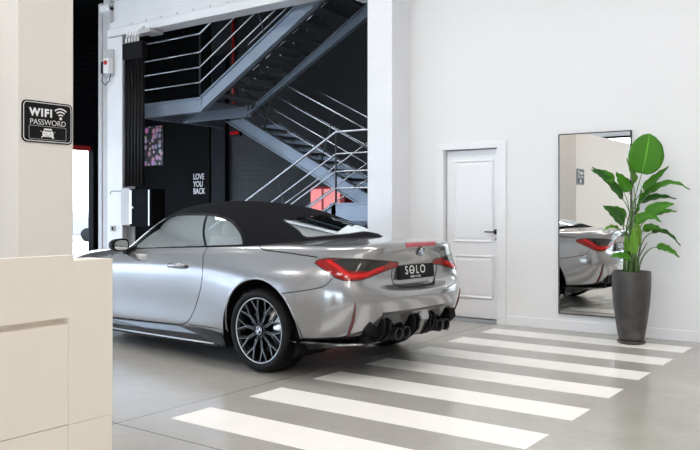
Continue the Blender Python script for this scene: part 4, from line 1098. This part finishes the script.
def wheel(u, w, s, spin):
    """w: distance of the tyre's outer face from the car's centre line"""
    # local frame: outer face towards -y; right-hand wheels are turned round
    bm = bmesh.new()
    add_lathe(bm, [(.258,.0),(.268,-.006),(.272,.0),(.270,.012),(.256,.016),(.250,.03),(.246,.12),(.250,.25),(.27,.262),(.272,.268)], 72, 'y')
    wo = from_bm('wheel', bm, M['rim_black'], CAR, (u, s*w, .345), (0, spin, 0 if s < 0 else PI))
    bm = bmesh.new(); add_lathe(bm, [(.262,-.0045),(.2685,-.0075),(.2712,-.002),(.2705,.0),(.262,.0)], 72, 'y', (0,0,0), True); from_bm('rim_edge', bm, M['silver'], wo)
    bm = bmesh.new()
    prof = [(.268,.010),(.275,-.012),(.295,-.020),(.318,-.018),(.333,-.004),(.342,.018),(.3445,.06),(.345,.13),(.3445,.21),(.342,.248),(.33,.268),(.30,.283),(.272,.270)]
    add_lathe(bm, prof, 96, 'y'); from_bm('tyre', bm, M['rubber'], wo)
    bm = bmesh.new()
    for k in range(72):
        a = 2*PI*k/72
        for (y0, y1, tw) in ((.03, .10, .02), (.165, .235, -.02)):
            q = []
            for (yy, aa) in ((y0, a), (y1, a+tw)):
                for da in (-.008, .008): q.append(Vector((.3462*math.cos(aa+da), yy, .3462*math.sin(aa+da))))
            bm.faces.new([bm.verts.new(v) for v in (q[0], q[1], q[3], q[2])])
    from_bm('tread_grooves', bm, M['black_plastic'], wo)
    for k in range(10):
        a = 2*PI*k/10; f = R(10.5)
        bm, bar = spoke_bm(a)
        bar(.035, a, .030, .012, .150, a, .020, .012, .05)
        for sg in (-1, 1): bar(.138, a, .013, .012, .262, a+sg*f, .012, .003, .035)
        so = from_bm('spoke', bm, M['rim_black'], wo)
        bm = bmesh.new()
        for sg in (-1, 1):
            edge_strip(bm, .150, a, .262, a+sg*f, .0105, .001, .0026, -sg*.006, -sg*.006)
            edge_strip(bm, .085, a, .150, a, .0105, .0105, .0016, sg*.009, sg*.0085)
        from_bm('spoke_edge', bm, M['spoke_edge'], wo)
    bm = bmesh.new(); add_lathe(bm, [(0,.0),(.030,.0),(.034,.004),(.034,.03),(0,.03)], 32, 'y'); from_bm('hub_cap', bm, M['gloss_black'], wo)
    bm = bmesh.new(); add_lathe(bm, [(.030,-.001),(.034,-.001),(.034,.002),(.030,.002)], 32, 'y', (0,0,0), True)
    for k in (0, 2): add_prism(bm, [(0,0)]+[(.022*math.cos(PI/2*k+PI/2*i/6), .022*math.sin(PI/2*k+PI/2*i/6)) for i in range(7)], 'y', -.001, .0)
    from_bm('hub_emblem', bm, M['silver'], wo)
    bm = bmesh.new()
    for k in range(5):
        a = 2*PI*k/5+.3; add_lathe(bm, [(0,.010),(.010,.010),(.010,.03),(0,.03)], 10, 'y', (.056*math.cos(a), 0, .056*math.sin(a)))
    from_bm('wheel_bolts', bm, M['black_metal'], wo)
    bm = bmesh.new(); add_lathe(bm, [(.06,.085),(.09,.09),(.10,.10),(.19,.10),(.19,.125),(.10,.125),(.06,.12)], 64, 'y', (0,0,0), True); from_bm('brake_disc', bm, M['silver'], wo)
    bm = bmesh.new(); n = 10
    poly = [(.205*math.cos(R(-55)+R(60)*i/n), .205*math.sin(R(-55)+R(60)*i/n)) for i in range(n+1)]+[(.115*math.cos(R(5)-R(60)*i/n), .115*math.sin(R(5)-R(60)*i/n)) for i in range(n+1)]
    add_prism(bm, poly, 'y', .06, .15); bmesh.ops.bevel(bm, geom=bm.edges[:], offset=.006, segments=1, affect='EDGES')
    from_bm('brake_caliper', bm, M['post_steel'], wo)
    return wo
wheel(0, .935, -1, .12); wheel(0, .935, 1, .4); wheel(-2.93, .935, -1, .3); wheel(-2.93, .935, 1, .7)
# painted lip round each wheel opening
for u in (0.0, -2.93):
    for s in (-1, 1):
        pts = []
        for i in range(37):
            a = R(-8)+R(196)*i/36
            uu, zz = u+.428*math.cos(a), AZ+.428*math.sin(a)
            sel = np.argmin((BS[:, :int(.62*MT), 0]-uu)**2+(BS[:, :int(.62*MT), 2]-zz)**2+(BS[:, :int(.62*MT), 1] < .5)*9); i0, j0 = np.unravel_index(sel, (MS, int(.62*MT)))
            pts.append((uu, s*(BS[i0, j0, 1]-.006), zz))
        bm = bmesh.new(); add_tube(bm, pts, .010, 8); from_bm('arch_lip', bm, M['paint'], CAR, smooth=True)
# ------------------------------------------------------------------ daylight, camera
w = bpy.data.worlds.new('sky'); SC.world = w; w.use_nodes = True
nt = w.node_tree; bg = nt.nodes['Background']
bg.inputs['Color'].default_value = (.78, .89, 1.0, 1); bg.inputs['Strength'].default_value = 5.0
cam = bpy.data.cameras.new('camera'); co = link(bpy.data.objects.new('camera', cam), None, (0, 0, 1.328), (PI/2, 0, 0.62849))
cam.sensor_width = 36; cam.lens = 40.042; cam.shift_y = -0.01994; cam.clip_start = .05; cam.clip_end = 300
SC.camera = co
vs = SC.view_settings; vs.view_transform = 'Standard'; vs.look = 'None'; vs.gamma = 1; vs.use_curve_mapping = False; vs.exposure = 0.40
SC.cycles.use_denoising = True
SC.cycles.max_bounces = 10; SC.cycles.diffuse_bounces = 6; SC.cycles.glossy_bounces = 5; SC.cycles.transparent_max_bounces = 12
SC.cycles.sample_clamp_indirect = 6; SC.cycles.caustics_reflective = False; SC.cycles.caustics_refractive = False
